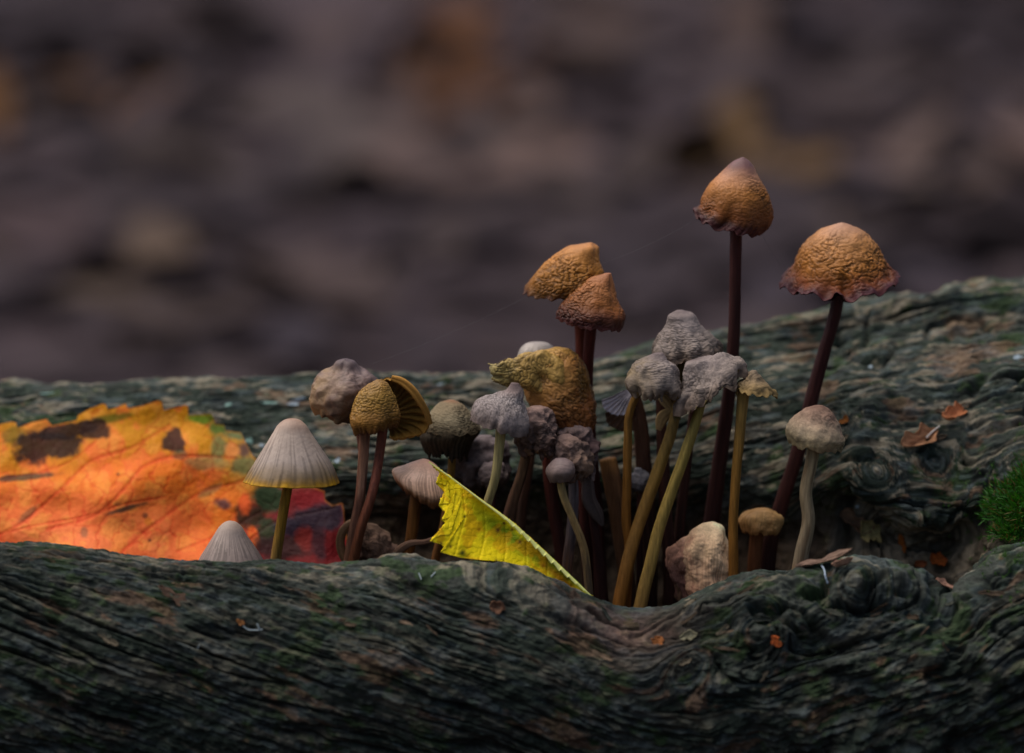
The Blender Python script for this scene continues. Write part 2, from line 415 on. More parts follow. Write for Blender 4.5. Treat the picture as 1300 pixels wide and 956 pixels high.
for _ in range(6000):
    y = rng.uniform(20, 420); x = rng.uniform(-1, 1) * (45 + 0.22 * (y + 50))
    litter_leaf(x, y, rng.uniform(3, 8), pal[rng.choice(8, p=pw)])
for (px, py, n, sz, cc) in ((95, 140, 7, 8, (150, 96, 40)), (130, 175, 3, 8, (130, 95, 60)), (570, 90, 8, 9, (150, 92, 48)), (590, 215, 6, 7, (150, 122, 108)), (930, 225, 8, 9, (150, 112, 60)), (1250, 200, 7, 9, (150, 122, 108)), (400, 205, 6, 9, (130, 116, 108)),
                            (200, 380, 6, 8, (130, 108, 84)), (240, 250, 4, 7, (130, 112, 100)), (560, 60, 4, 7, (120, 95, 80)), (1200, 260, 5, 8, (130, 108, 96)), (430, 400, 6, 7, (116, 98, 92)), (720, 250, 4, 8, (110, 96, 90)), (320, 60, 4, 8, (100, 84, 80)),
                            (60, 300, 4, 7, (96, 78, 80)), (1120, 330, 4, 7, (110, 96, 84)), (490, 260, 5, 8, (120, 100, 92)), (800, 90, 4, 9, (104, 84, 74)), (1010, 90, 4, 9, (96, 84, 84)), (640, 390, 4, 6, (104, 90, 84))):
    q = hit_ground(px, py); cc = tuple(.5 * a + .5 * b for a, b in zip(cc, (80, 68, 70)))
    for _ in range(n):
        litter_leaf(q[0] + rng.normal(0, 3.0), q[1] + rng.normal(0, 7), sz * rng.uniform(.8, 1.2), cc, 0.35, 1.5)
for (px, py, n, sz) in ((850, 350, 10, 9), (970, 330, 8, 9), (270, 190, 7, 8), (30, 60, 8, 10), (700, 330, 6, 7), (1050, 250, 6, 8), (320, 300, 6, 7), (1240, 60, 8, 10)):
    q = hit_ground(px, py)
    for _ in range(n):
        litter_leaf(q[0] + rng.normal(0, 3.5), q[1] + rng.normal(0, 8), sz, (66, 57, 61), 0.15, 2.2)
lit = mesh('leaf_litter', np.concatenate(LFV), np.concatenate(LFF), np.concatenate(LFC), M_litter)
tag(lit, 'brown and tan fallen leaves covering the forest floor far behind the log', 'leaf litter', kind='stuff')

# ------------------------------------------------------------------ shell, stem and cap builders
def shell(g, nrm, th, wrap=False):
    """a grid given thickness th behind it; returns V, F"""
    r, c = g.shape[:2]
    V = np.concatenate([g.reshape(-1, 3), (g - nrm * th).reshape(-1, 3)])
    n = r * c
    F = [gfaces(r, c, wrap), gfaces(r, c, wrap, n, True)]
    j = np.arange(c if wrap else c - 1); j2 = (j + 1) % c
    for row, fl in ((0, True), (r - 1, False)):
        q = np.stack([row * c + j, row * c + j2, n + row * c + j2, n + row * c + j], -1)
        F.append(q[:, ::-1] if not fl else q)
    if not wrap:
        i = np.arange(r - 1)
        for cl, fl in ((0, False), (c - 1, True)):
            q = np.stack([i * c + cl, (i + 1) * c + cl, n + (i + 1) * c + cl, n + i * c + cl], -1)
            F.append(q[:, ::-1] if fl else q)
    return V, np.concatenate(F)

def stem(root, pts, r, Y, stops, seed=0, n=20, m=90, bump=0.02, flat=1.0, mat=None, name='stem', mott=0.2, fib=0.04, blot=None, knob=0.06):
    """pts px path from the top down; r px radii; Y depth(s) cm"""
    pts = np.asarray(pts, float); k = len(pts)
    Yv = np.interp(np.linspace(0, 1, k), np.linspace(0, 1, len(np.atleast_1d(Y))), np.atleast_1d(Y))
    rr = np.interp(np.linspace(0, 1, k), np.linspace(0, 1, len(np.atleast_1d(r))), np.atleast_1d(r))
    D = np.concatenate([pts, Yv[:, None] * 40, rr[:, None]], 1)
    S = spl(D, m)
    c = P(S[:, 0], S[:, 1], S[:, 2] / 40); R = S[:, 3] * 0.01165
    T = np.gradient(c, axis=0); T /= np.linalg.norm(T, axis=1, keepdims=True)
    A = np.cross(T, np.array([0, 1.0, 0])); A /= np.linalg.norm(A, axis=1, keepdims=True)
    B = np.cross(T, A)
    ph = np.linspace(0, 2 * math.pi, n, endpoint=False)
    cs, sn = np.cos(ph), np.sin(ph)
    L = np.cumsum(np.concatenate([[0], np.linalg.norm(np.diff(c, axis=0), axis=1)]))
    q = np.stack(np.broadcast_arrays(cs[None, :] * 1.5, sn[None, :] * 1.5, L[:, None] * 0.8), -1)
    rad = 1 + 2.2 * bump * pn(q, (1, 1, 1), seed) * 2 + fib * pn(q, (3, 3, .4), seed + 1) * 2 + knob * pn(q, (.5, .5, 3.5), seed + 5)
    g = c[:, None] + (A[:, None] * cs[None, :, None] + B[:, None] * sn[None, :, None] * flat) * (R[:, None] * rad)[..., None]
    tt = np.repeat(np.linspace(0, 1, m)[:, None], n, 1)
    cl = grad(tt, stops)
    cl = cl * (1 + mott * 2 * pn(q, (1.5, 1.5, 1.2), seed + 2)[..., None] + 0.35 * pn(q, (4, 4, .5), seed + 3)[..., None])
    if blot is not None:
        cl = mixc(cl, lin(blot), sst(fbm(q, (.8, .8, 1.3), seed + 4, 3), 0.1, 0.35) * 0.7)
    V = np.concatenate([g.reshape(-1, 3), c[:1], c[-1:]])
    N = m * n; j = np.arange(n); j2 = (j + 1) % n
    F = [gfaces(m, n, True), np.stack([j2, j, np.full(n, N)], -1), np.stack([(m-1)*n + j, (m-1)*n + j2, np.full(n, N + 1)], -1)]
    cc = np.concatenate([cl.reshape(-1, 3), cl[0, :1], cl[-1, :1]])
    return mesh(name, V, F, cc, mat or M_stem, root)

def cap(root, L, R, Y, stops, k=1.0, tilt=0.0, n=170, m=96, fold=0.0, foldn=9, amp=0.02, fr=9.0, ani=(1, 1, 1.5), lob=0.05, ruf=0.03, thick=0.03,
        gills=26, gcol=(90, 66, 50), seed=0, mat=None, wt=(0.0, 0.15), mott=0.12, edge=None, edgew=0.06, side=None, stri=0.0, big=0.0, bigf=2.5, name='cap', crease=0.5, open_in=0.3, yend=0.0, dents=()):
    S = spl(np.hstack([np.asarray(L, float), np.asarray(R, float)]), m)
    tt = np.linspace(0, 1, m)
    Yt = Y + yend * tt
    l = P(S[:, 0], S[:, 1], Yt); r = P(S[:, 2], S[:, 3], Yt)
    c = (l + r) / 2; a = (r - l) / 2; ra = np.linalg.norm(a, axis=1)
    ph = np.linspace(0, 2 * math.pi, n, endpoint=False); cs, sn = np.cos(ph), np.sin(ph)
    T = math.radians(tilt)
    b = (ra * k)[:, None] * np.array([0, math.cos(T), math.sin(T)])
    ring = np.stack([cs, sn, 0 * cs], -1)
    q = np.stack(np.broadcast_arrays(cs[None, :] * (0.5 + tt[:, None]), sn[None, :] * (0.5 + tt[:, None]), tt[:, None] * 1.5), -1)
    lb = 1 + lob * tt[:, None] * 2 * pn(q, (1.3, 1.3, 1), seed + .1)
    g = c[:, None] + (a[:, None] * cs[None, :, None] + b[:, None] * sn[None, :, None]) * lb[..., None]
    ax = c[-1] - c[0]; ax /= max(np.linalg.norm(ax), 1e-6)
    rw = sst(tt, 0.72, 1.0)[:, None]
    rz = pn(q, (3, 3, .5), seed + .2) * 2 + 0.3 * pn(q, (7, 7, 1), seed + .3)
    g = g + ax * (ruf * rw * rz)[..., None]
    nr = gnorm(g, True)
    out = g - c[:, None]
    if (nr[m // 2] * out[m // 2]).sum() < 0: nr = -nr
    g = g + nr * (ruf * 0.7 * rw * pn(q, (5, 5, 1), seed + .4))[..., None]
    wtt = (1 - .6 * sst(tt, .92, 1))[:, None] * (wt[0] + (1 - wt[0]) * sst(tt, wt[1] * .3, wt[1] + .15))[:, None]
    wtt = wtt * (.4 + .85 * sst(fbm(g, (1.7, 1.7, 1.7), seed + 17, 2), -.35, .35))
    wp = g + 0.03 * np.stack([pn(g, (4, 4, 4), seed + 1), pn(g, (4, 4, 4), seed + 2), pn(g, (4, 4, 4), seed + 3)], -1)
    an = np.asarray(ani, float) * fr
    an = an * 1.35; w1 = np.abs(pn(wp, an, seed + 4) + .25 * pn(wp, an * 2.3, seed + 14)); w2 = np.abs(pn(wp, an * 1.9, seed + 5)); w3 = pn(wp, an * .45, seed + 6)
    wr = np.minimum(w1 * 3.4, 1)**.8 * 1.0 + 0.40 * np.minimum(w2 * 3, 1) + 0.6 * w3
    d = amp * (wr - 0.9) * wtt
    if big: 
        bb = fbm(g, (bigf, bigf, bigf), seed + 7, 3)
        bb = bb + 0.35 * (1 - 3 * np.abs(pn(g, (bigf * 1.4,) * 3, seed + 8)))
        d = d + big * bb * sst(tt, 0, .25)[:, None]
    if stri:
        d = d + stri * np.cos(ph[None, :] * 38 + 2 * pn(q, (2, 2, .2), seed + 9)) * sst(tt, .3, 1)[:, None]
    if fold:
        fw = np.cos(ph[None, :] * foldn + 3.5 * pn(q, (1.5, 1.5, 1.2), seed + 15))
        d = d + fold * (fw - .4 * np.abs(fw)) * sst(tt, .2, 1)[:, None] * (.6 + pn(q, (1, 1, .5), seed + 16))
    for (dp, dt, dwp, dwt, dh) in dents:      # angle in turns (0 right, .75 front), t, widths, height
        da = (ph / (2 * math.pi) - dp + .5) % 1 - .5
        d = d + dh * np.exp(-(da[None, :] / dwp)**2 - ((tt[:, None] - dt) / dwt)**2)
    g = g + nr * d[..., None]
    nr2 = gnorm(g, True)
    if (nr2[m // 2] * out[m // 2]).sum() < 0: nr2 = -nr2
    # colour
    t2 = tt[:, None] + 0.05 * fbm(g, (4, 4, 4), seed + 10, 3) + 0 * cs[None, :]
    cl = grad(np.clip(t2, 0, 1), stops)
    mo = fbm(g, (3.5, 3.5, 3.5), seed + 11, 4)
    cl = cl * np.clip(1 + mott * 2.2 * mo, .35, 1.8)[..., None]
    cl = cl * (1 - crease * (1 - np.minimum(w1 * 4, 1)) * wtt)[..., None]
    if stri: cl = cl * (1 - 0.52 * sst(tt, .05, .6)[:, None] * (pn(np.stack(np.broadcast_arrays(cs[None]*14, sn[None]*14, tt[:, None]*1.2), -1), (1,1,1), seed) > 0.05) * (0.6+0.4*mo))[..., None]
    if side is not None:
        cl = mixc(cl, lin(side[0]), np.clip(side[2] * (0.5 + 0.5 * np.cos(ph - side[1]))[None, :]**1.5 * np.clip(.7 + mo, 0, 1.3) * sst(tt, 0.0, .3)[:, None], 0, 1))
    if edge is not None:
        cl = mixc(cl, lin(edge), sst(tt[:, None] + 0.03 * rz + 0.03 * mo, 1 - edgew * 1.6, 1 - edgew * .4) * 0.9)
    # outer + inner wall in one mesh
    inn = (g - nr2 * (thick * (0.35 + 0.65 * (1 - tt**3)))[:, None, None])[::-1][: int(m * (1 - open_in))]
    V = np.concatenate([g.reshape(-1, 3), inn.reshape(-1, 3), c[:1] + (g[0] - c[0]).mean(0)])
    rows = m + len(inn); N = rows * n; j = np.arange(n); j2 = (j + 1) % n
    F = [gfaces(rows, n, True), np.stack([j2, j, np.full(n, N)], -1)]
    icol = np.broadcast_to(lin(gcol), inn.shape)
    cc = np.concatenate([cl.reshape(-1, 3), icol.reshape(-1, 3), cl[0, :1]])
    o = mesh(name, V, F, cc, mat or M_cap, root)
    if gills:
        i0 = int(m * open_in)
        sel = slice(i0, m - 5, 2)
        gn_ = max(n, gills * 4); idx = (np.arange(gn_) * n // gn_)
        gg = g[sel][:, idx]; nn = nr[sel][:, idx]; cN = c[sel]
        tri = np.abs((np.arange(gn_) / 4.0 * (gills * 4 / gn_)) % 1 * 2 - 1)
        tl = tt[sel]
        gd = (thick * 0.8 + 0.01 + (0.0 + .14 * np.sin(np.clip((tl - open_in) / (1 - open_in), 0, 1) * math.pi))[:, None] * tri[None, :] * min(1.0, ra[-1] / .5))
        gg = gg - nn * gd[..., None]
        gc_ = lin(gcol) * (0.75 + 0.5 * tri[None, :, None]) * np.ones_like(gg)
        mesh('gills', gg.reshape(-1, 3), gfaces(gg.shape[0], gn_, True), gc_.reshape(-1, 3), M_gill, root)
    return o

GRP = 'mushrooms growing from the hollow of the log'
def mushroom(name, base, Y, label):
    b = P(base[0], base[1], Y)
    return empty(name, b, label, 'mushroom', GRP)

OCH = [(0, (150, 112, 50)), (.5, (140, 98, 38)), (1, (120, 70, 24))]
DRK = [(0, (62, 32, 26)), (.35, (46, 22, 20)), (1, (34, 16, 15))]
RUST = [(0, (190, 150, 125)), (.3, (196, 138, 88)), (.6, (176, 112, 44)), (.9, (142, 76, 34)), (1, (96, 48, 40))]

# -- silky cone capped pair on the left
r = mushroom('mushroom', (350, 735), -.3, 'smooth grey bell mushroom with yellow rim standing in front of the orange leaf')
cap(r, [(369.5,531),(362,532.5),(354,538),(346,550),(335,568),(321,592),(310,611)], [(371,531),(379,532.5),(387,538),(395,550),(407,568),(423,592),(431,613)], -.3,
    [(0, (140, 106, 84)), (.3, (164, 146, 132)), (.66, (156, 140, 128)), (.88, (122, 102, 76)), (.955, (140, 104, 36)), (1, (176, 130, 22))], k=.95, tilt=-2, amp=.002, fr=6, lob=.02, ruf=.008, stri=.0035, mat=M_smooth, crease=.0, mott=.06, gcol=(150, 130, 60), seed=1, gills=40)
stem(r, [(370, 590), (364,625), (357,665), (350,712), (347, 745)], [6, 6, 7, 7.5], -.3, [(0, (120, 88, 20)), (.5, (136, 100, 30)), (1, (112, 92, 60))], seed=2)
r = mushroom('mushroom', (293, 760), -.8, 'smooth grey cone mushroom peeking over the front ridge of the log')
cap(r, [(291,661),(285,663),(279,668),(271,680),(260,698),(252,712),(248,724)], [(293,661),(300,663),(306,668),(314,681),(327,700),(335,714),(339,726)], -.75,
    [(0, (150, 130, 114)), (.3, (146, 130, 120)), (.8, (128, 112, 104)), (1, (120, 100, 86))], amp=.002, lob=.02, ruf=.008, stri=.0025, mat=M_smooth, crease=0, mott=.08, seed=3, gcol=(120, 100, 70), tilt=0)
stem(r, [(293, 700), (293, 730), (292, 775)], [6, 6, 7], -.75, OCH, seed=4)

# -- the left trio
r = mushroom('mushroom', (446, 735), .2, 'large purplish brown wrinkled mushroom cap, left and rearmost of the left trio')
cap(r, [(434,456),(427,459),(422,466),(408,474),(396,490),(392,505),(403,521)], [(443,456),(450,459),(455,466),(469,474),(481,489),(479,510),(457,534)], .25,
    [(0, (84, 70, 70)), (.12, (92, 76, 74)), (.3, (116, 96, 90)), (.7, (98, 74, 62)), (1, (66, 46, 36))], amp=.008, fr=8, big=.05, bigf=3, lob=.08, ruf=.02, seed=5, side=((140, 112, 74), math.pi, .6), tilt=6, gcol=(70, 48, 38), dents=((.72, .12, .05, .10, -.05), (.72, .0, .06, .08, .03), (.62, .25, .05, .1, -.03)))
stem(r, [(446, 515), (458, 560), (458, 620), (448, 680), (444, 740)], [5, 5, 6, 6], [.35, .3, .2], [(0, (110, 70, 56)), (1, (90, 54, 42))], seed=6)
r = mushroom('mushroom', (440, 735), -.3, 'ochre pebbly wrinkled mushroom with a pale split stem, middle of the left trio')
cap(r, [(478,482),(465,490),(453,504),(448,518),(444,534),(449,549)], [(484,482),(492,487),(499,499),(503,512),(506,525),(500,540)], -.35,
    [(0, (126, 92, 44)), (.4, (144, 108, 44)), (.8, (124, 84, 32)), (1, (84, 50, 22))], amp=.018, fr=11, ani=(1, 1, 1.6), lob=.07, ruf=.03, seed=7, tilt=4, gcol=(60, 38, 24), wt=(.3, .1), dents=((.98, .92, .04, .1, .05),))
stem(r, [(464, 535), (461, 580), (457, 630), (447, 685), (440, 740)], [6.5, 6, 6.5, 8], -.3, [(0, (122, 80, 56)), (.4, (134, 98, 78)), (1, (104, 62, 38))], seed=8, bump=.05, fib=.07, blot=(84, 50, 40), flat=.8)
def fan(root, rim, hub, Yr, Yh, stops, seed=0, pleat=.03, npl=16, bulge=.1, th=.02, n=150, m=44, mat=None, name='cap', pd=1.0, backc=None, ragged=.02):
    A = spl(rim, n); B = spl(hub, n)
    v = np.linspace(0, 1, m)
    yr = np.interp(np.linspace(0, 1, n), np.linspace(0, 1, len(np.atleast_1d(Yr))), np.atleast_1d(Yr))
    a3 = P(A[:, 0], A[:, 1], yr); b3 = P(B[:, 0], B[:, 1], Yh)
    g = b3[None] * (1 - v)[:, None, None] + a3[None] * v[:, None, None]
    s = np.linspace(0, 1, n)
    q = np.stack(np.broadcast_arrays(s[None] * 6, v[:, None] * 1.5, 0 * s[None]), -1)
    nr = gnorm(g, False)
    if nr[m // 2, n // 2, 1] > 0: nr = -nr
    ph = npl * 2 * math.pi * (s[None] + .03 * pn(q, (1, 1, 1), seed))
    d = bulge * np.sin(v * math.pi)[:, None] + pleat * np.cos(ph) * np.sin(np.clip(v * 1.2, 0, 1) * math.pi / 2)[:, None] + .05 * fbm(g, (3, 3, 3), seed + 2, 3)
    g = g + nr * d[..., None] + (a3 - b3)[None] * (ragged * v**3)[:, None, None] * pn(q, (5, 1, 1), seed + 3)[..., None] * 2
    nr = gnorm(g, False)
    if nr[m // 2, n // 2, 1] > 0: nr = -nr
    cl = grad(np.clip(v[:, None] + .1 * pn(q, (2, 1, 1), seed + 4), 0, 1), stops) * (1 + .25 * np.cos(ph) * 0 + .3 * fbm(g, (4, 4, 4), seed + 5, 3))[..., None]
    V, F = shell(g, nr, th)
    bc = cl if backc is None else np.broadcast_to(lin(backc), cl.shape)
    return mesh(name, V, F, np.concatenate([cl.reshape(-1, 3), bc.reshape(-1, 3)]), mat or M_capdry, root)
r = mushroom('mushroom', (445, 738), .05, 'collapsed ochre mushroom showing its gills, rightmost of the left trio, on a dark red stem')
o = fan(r, [(482,483),(500,481),(516,490),(530,504),(541,520),(546,536),(540,547),(522,554),(505,557),(496,556)], [(492,505),(495,510),(497,514),(499,518),(499,522),(499,526),(498,532),(497,536),(496,540),(494,545)], [.1, .0, .1, .25, .2], .25,
    [(0, (70, 48, 22)), (.6, (104, 78, 34)), (1, (134, 98, 44))], seed=9, pleat=.028, npl=13, bulge=-.12, th=.03)
stem(r, [(497,480),(508,484),(521,494),(532,508),(541,523),(546,538)], [3.5, 5, 5.5, 4.5, 3.5], [.05, .0, .08], [(0, (150, 108, 50)), (1, (138, 100, 48))], seed=10, bump=.16, fib=.12, mat=M_capdry, name='cap_margin', m=120, n=24)
stem(r, [(487, 535), (483, 570), (473, 625), (457, 675), (443, 742)], [6.5, 6, 6.5, 7], [-.05, -.15, -.45, -.5, -.3], [(0, (104, 54, 38)), (.4, (82, 42, 30)), (1, (98, 58, 34))], seed=11, fib=.06)

# -- small olive one, flat pinkish one
r = mushroom('mushroom', (553, 745), .5, 'small olive grey pebbled mushroom with ragged dark gills, right of the left trio')
cap(r, [(568,508),(557,512),(548,522),(542,534),(539,547)], [(577,508),(588,514),(597,524),(604,535),(609,546)], .6,
    [(0, (120, 90, 68)), (.15, (124, 108, 84)), (.6, (130, 118, 94)), (1, (88, 76, 58))], amp=.013, fr=13, ani=(1, 1, 2.2), lob=.05, ruf=.03, seed=12, wt=(.4, .1), mat=M_capdry, gills=0, gcol=(50, 40, 30), tilt=3)
cap(r, [(560,530),(543,540),(536,552),(539,566),(547,577)], [(590,530),(606,540),(608,548),(600,560),(594,576)], .62,
    [(0, (60, 50, 38)), (.4, (66, 56, 42)), (1, (40, 34, 28))], amp=.004, lob=.15, ruf=.07, seed=13, mat=M_gill, stri=.012, gills=0, name='gills', gcol=(40, 30, 24), thick=.02)
stem(r, [(575, 540), (574, 580), (570, 625), (564, 665), (553, 712), (550, 745)], [5, 5, 5.5, 6], [.55, .6, .6, .5], [(0, (140, 112, 52)), (.4, (118, 84, 36)), (1, (110, 62, 26))], seed=14)
r = mushroom('mushroom', (516, 742), .1, 'flat pinkish brown mushroom with an upturned edge tucked behind the yellow leaf')
cap(r, [(535,583),(523,587),(511,592),(500,596),(499,603),(508,616)], [(544,584),(554,591),(563,602),(570,616),(574,632),(566,645)], .1,
    [(0, (190, 146, 124)), (.4, (210, 172, 148)), (.75, (196, 154, 124)), (.92, (130, 86, 54)), (1, (90, 56, 36))], amp=.003, lob=.07, ruf=.03, seed=15, mat=M_smooth, crease=.1, tilt=4, gcol=(80, 50, 28), stri=.002)
stem(r, [(532, 610), (527, 640), (522, 680), (517, 712), (514, 745)], [8, 7.5, 7, 8], .12, [(0, (84, 52, 22)), (.4, (112, 70, 28)), (1, (104, 58, 24))], seed=16)

# -- withered heap at the left trio's foot
r = mushroom('withered_mushroom', (475, 740), .0, 'shrivelled pale brown mushroom lying at the foot of the left trio')
cap(r, [(468,664),(459,667),(454,678),(451,694),(452,712),(456,724)], [(480,667),(491,679),(500,690),(510,699),(514,712),(508,724)], .1,
    [(0, (128, 100, 80)), (.4, (112, 86, 70)), (.8, (96, 70, 58)), (1, (84, 60, 48))], amp=.006, big=.07, bigf=3.5, lob=.2, ruf=.05, seed=17, mat=M_capdry, gills=0, mott=.3)
stem(r, [(462,662),(446,664),(435,673),(431,687),(434,702),(443,716)], [4, 5.5, 5.5, 6, 6], [.0, -.1, -.1], [(0, (150, 118, 88)), (.5, (120, 88, 60)), (1, (104, 74, 50))], seed=18, mat=M_capdry, name='rolled_margin', bump=.1, flat=1.6)
r = empty('dried_stem', P(512, 712, -.2), 'twisted dry brown stem stretched from the left heap to the yellow leaf', 'stem')
stem(r, [(500,712),(507,700),(520,691),(540,688),(556,683),(572,676)], [4, 5, 4, 3, 4, 3], [-.1, -.2, -.3, -.4], [(0, (110, 84, 66)), (1, (96, 70, 58))], seed=19, flat=.45, bump=.15, fib=.15, mat=M_capdry)

# -- white grey mushroom and the grey heap behind it
r = mushroom('mushroom', (612, 740), -.2, 'pale grey mushroom with a nub on a thin yellowish stem')
cap(r, [(649,486),(642,495),(627,501),(608,507),(599,517),(596,530)], [(659,487),(664,495),(665,508),(671,524),(675,539),(671,553)], -.35,
    [(0, (92, 78, 76)), (.16, (112, 98, 94)), (.35, (140, 130, 126)), (.8, (122, 110, 106)), (1, (96, 82, 76))], amp=.007, fr=12, ani=(1.8, 1, .8), big=.02, bigf=3.5, fold=.02, lob=.06, ruf=.03, seed=20, mat=M_capdry, gcol=(80, 60, 46), tilt=3)
stem(r, [(637, 535), (633, 575), (629, 605), (617, 645), (605, 690), (600, 740)], [6.5, 6, 5.5, 6], [-.35, -.35, -.1], [(0, (150, 138, 92)), (.5, (136, 122, 80)), (1, (110, 90, 50))], seed=21, mott=.12)
r = mushroom('withered_mushroom', (610, 740), .9, 'crumpled mauve grey mushroom in shade behind the pale grey one')
cap(r, [(608,553),(594,561),(584,578),(578,600),(590,624)], [(624,553),(636,564),(641,584),(640,606),(628,626)], .95,
    [(0, (112, 100, 100)), (.6, (92, 80, 78)), (1, (60, 48, 44))], amp=.006, big=.12, bigf=2.8, lob=.2, ruf=.08, seed=22, mat=M_capdry, gills=0, mott=.2, fold=.05)
stem(r, [(612, 600), (605, 650), (600, 740)], [6, 6, 7], .95, DRK, seed=23)
r = mushroom('withered_mushroom', (640, 740), .5, 'small round mauve mushroom hidden behind the thin yellowish stem')
cap(r, [(622,586),(613,592),(608,603),(612,616)], [(634,586),(642,592),(646,603),(640,614)], .5, [(0, (120, 106, 104)), (.6, (106, 92, 88)), (1, (70, 56, 50))], amp=.004, big=.05, bigf=4, seed=24, mat=M_capdry, gills=0, n=80, m=40)
stem(r, [(627, 605), (626, 660), (628, 740)], [3.5, 4, 5], .5, DRK, seed=25, n=12, m=40)

# -- big ochre cap
r = mushroom('mushroom', (705, 790), .6, 'largest ochre mushroom with a wrinkled, folded cap and a lobe sticking out to the left')
cap(r, [(700,442),(684,447),(668,458),(664,478),(670,505),(684,532)], [(708,440),(723,444),(738,460),(748,485),(753,512),(753,545)], .45,
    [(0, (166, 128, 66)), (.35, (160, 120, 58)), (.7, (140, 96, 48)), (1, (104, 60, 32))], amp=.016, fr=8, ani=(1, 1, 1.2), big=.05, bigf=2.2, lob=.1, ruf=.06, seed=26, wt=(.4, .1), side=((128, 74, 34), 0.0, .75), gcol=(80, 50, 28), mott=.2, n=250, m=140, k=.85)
cap(r, [(722,474),(714,455),(696,447),(670,449),(648,458),(634,462),(624,463)], [(722,484),(714,500),(696,503),(672,496),(655,490),(641,490),(629,484)], .22,
    [(0, (158, 122, 60)), (.6, (156, 124, 64)), (.9, (146, 126, 72)), (1, (140, 126, 80))], amp=.012, fr=9, ani=(1.3, 1, 1), big=.05, bigf=2.5, lob=.1, ruf=.04, seed=27, gills=0, name='cap_lobe', gcol=(70, 52, 26), wt=(.5, .1), k=.6, open_in=.5, n=200, m=110, dents=((.78, .42, .05, .09, -.12),))
stem(r, [(700, 500), (696, 570), (702, 640), (712, 700), (722, 800)], [9, 8, 8, 9], .7, [(0, (86, 36, 24)), (.4, (60, 26, 20)), (1, (48, 24, 20))], seed=28)
r = mushroom('mushroom', (655, 745), 1.4, 'smooth whitish mushroom cap just showing over the largest ochre cap')
cap(r, [(680,434),(669,436),(661,442),(657,452),(655,466)], [(686,434),(696,436),(704,442),(709,451),(711,466)], 1.35, [(0, (170, 158, 150)), (.6, (160, 150, 140)), (1, (130, 116, 100))], amp=.003, ruf=.01, seed=29, mat=M_smooth, crease=0, stri=.002)
stem(r, [(683, 455), (676, 560), (662, 660), (655, 760)], [6, 6, 7], 1.35, [(0, (104, 70, 50)), (.5, (76, 50, 38)), (1, (60, 40, 30))], seed=30)

# -- shrivelled grey group in front of the ochre cap
GRW = [(0, (122, 100, 92)), (.5, (104, 84, 76)), (1, (76, 56, 48))]
r = mushroom('withered_mushroom', (640, 745), .1, 'shrivelled grey brown mushroom pressed against the right side of the pale grey cap')
cap(r, [(674,516),(662,524),(654,538),(655,556),(668,572)], [(688,515),(699,521),(705,535),(707,556),(700,578)], -.15, GRW, amp=.012, fr=11, fold=.05, big=.09, bigf=4, lob=.2, ruf=.08, seed=31, mat=M_capdry, gills=0, mott=.2)
stem(r, [(671, 560), (663, 600), (650, 640), (640, 685), (634, 745)], [6, 7, 8, 8], [-.1, .1], [(0, (104, 78, 52)), (.5, (82, 56, 42)), (1, (66, 44, 34))], seed=32, bump=.06, blot=(60, 42, 36))
r = mushroom('withered_mushroom', (757, 790), .3, 'dark shrivelled mushroom with a hanging grey shred, below the right edge of the largest cap')
cap(r, [(722,540),(711,545),(705,553),(708,568),(716,584)], [(735,539),(747,545),(755,560),(758,580),(752,603)], .15, [(0, (118, 100, 94)), (.4, (80, 62, 60)), (1, (90, 74, 70))], amp=.010, fr=10, big=.09, bigf=4, lob=.2, ruf=.08, seed=33, mat=M_capdry, gills=0, mott=.3)
stem(r, [(741, 585), (747, 610), (750, 635), (758, 652), (765, 668)], [5, 7, 9, 8, 2], [.2, .3], [(0, (92, 78, 74)), (.6, (80, 68, 64)), (1, (66, 56, 52))], seed=34, flat=.35, bump=.2, fib=.12, mat=M_capdry, name='shred')
stem(r, [(742, 575), (752, 650), (762, 720), (770, 800)], [5, 6, 7], .4, DRK, seed=35)
r = mushroom('withered_mushroom', (722, 790), -.05, 'lumpy grey brown mushroom directly above the small ball capped one')
cap(r, [(712,552),(702,558),(697,570),(699,586),(708,602)], [(724,551),(737,560),(745,576),(747,592),(738,607)], -.15, GRW, amp=.012, fr=11, fold=.05, big=.08, bigf=4.5, lob=.18, ruf=.06, seed=36, mat=M_capdry, gills=0, side=((134, 108, 88), 0, .5))
stem(r, [(726, 590), (728, 630), (726, 665), (720, 720), (718, 800)], [6, 6, 7, 7], [-.05, .05], [(0, (96, 86, 88)), (.4, (84, 72, 70)), (.6, (92, 62, 44)), (1, (70, 44, 30))], seed=37, bump=.06, fib=.08, blot=(60, 50, 50))
r = mushroom('mushroom', (750, 800), -.5, 'tiny ball capped mauve mushroom on a thin curved stem right of the yellow leaf')
cap(r, [(705,582),(698,588),(693,598),(698,611)], [(719,582),(727,587),(730,598),(725,610)], -.55, [(0, (112, 96, 94)), (.4, (122, 104, 98)), (1, (84, 66, 58))], amp=.003, fr=9, big=.01, lob=.05, ruf=.01, seed=38, mat=M_smooth, crease=.1, n=90, m=44, gills=0)
stem(r, [(710, 604), (715, 628), (728, 660), (741, 695), (747, 740), (752, 800)], [5, 5, 5, 5.5], [-.55, -.5, -.3], [(0, (140, 118, 76)), (.4, (124, 100, 64)), (1, (104, 84, 62))], seed=39, blot=(76, 62, 50), fib=.05)

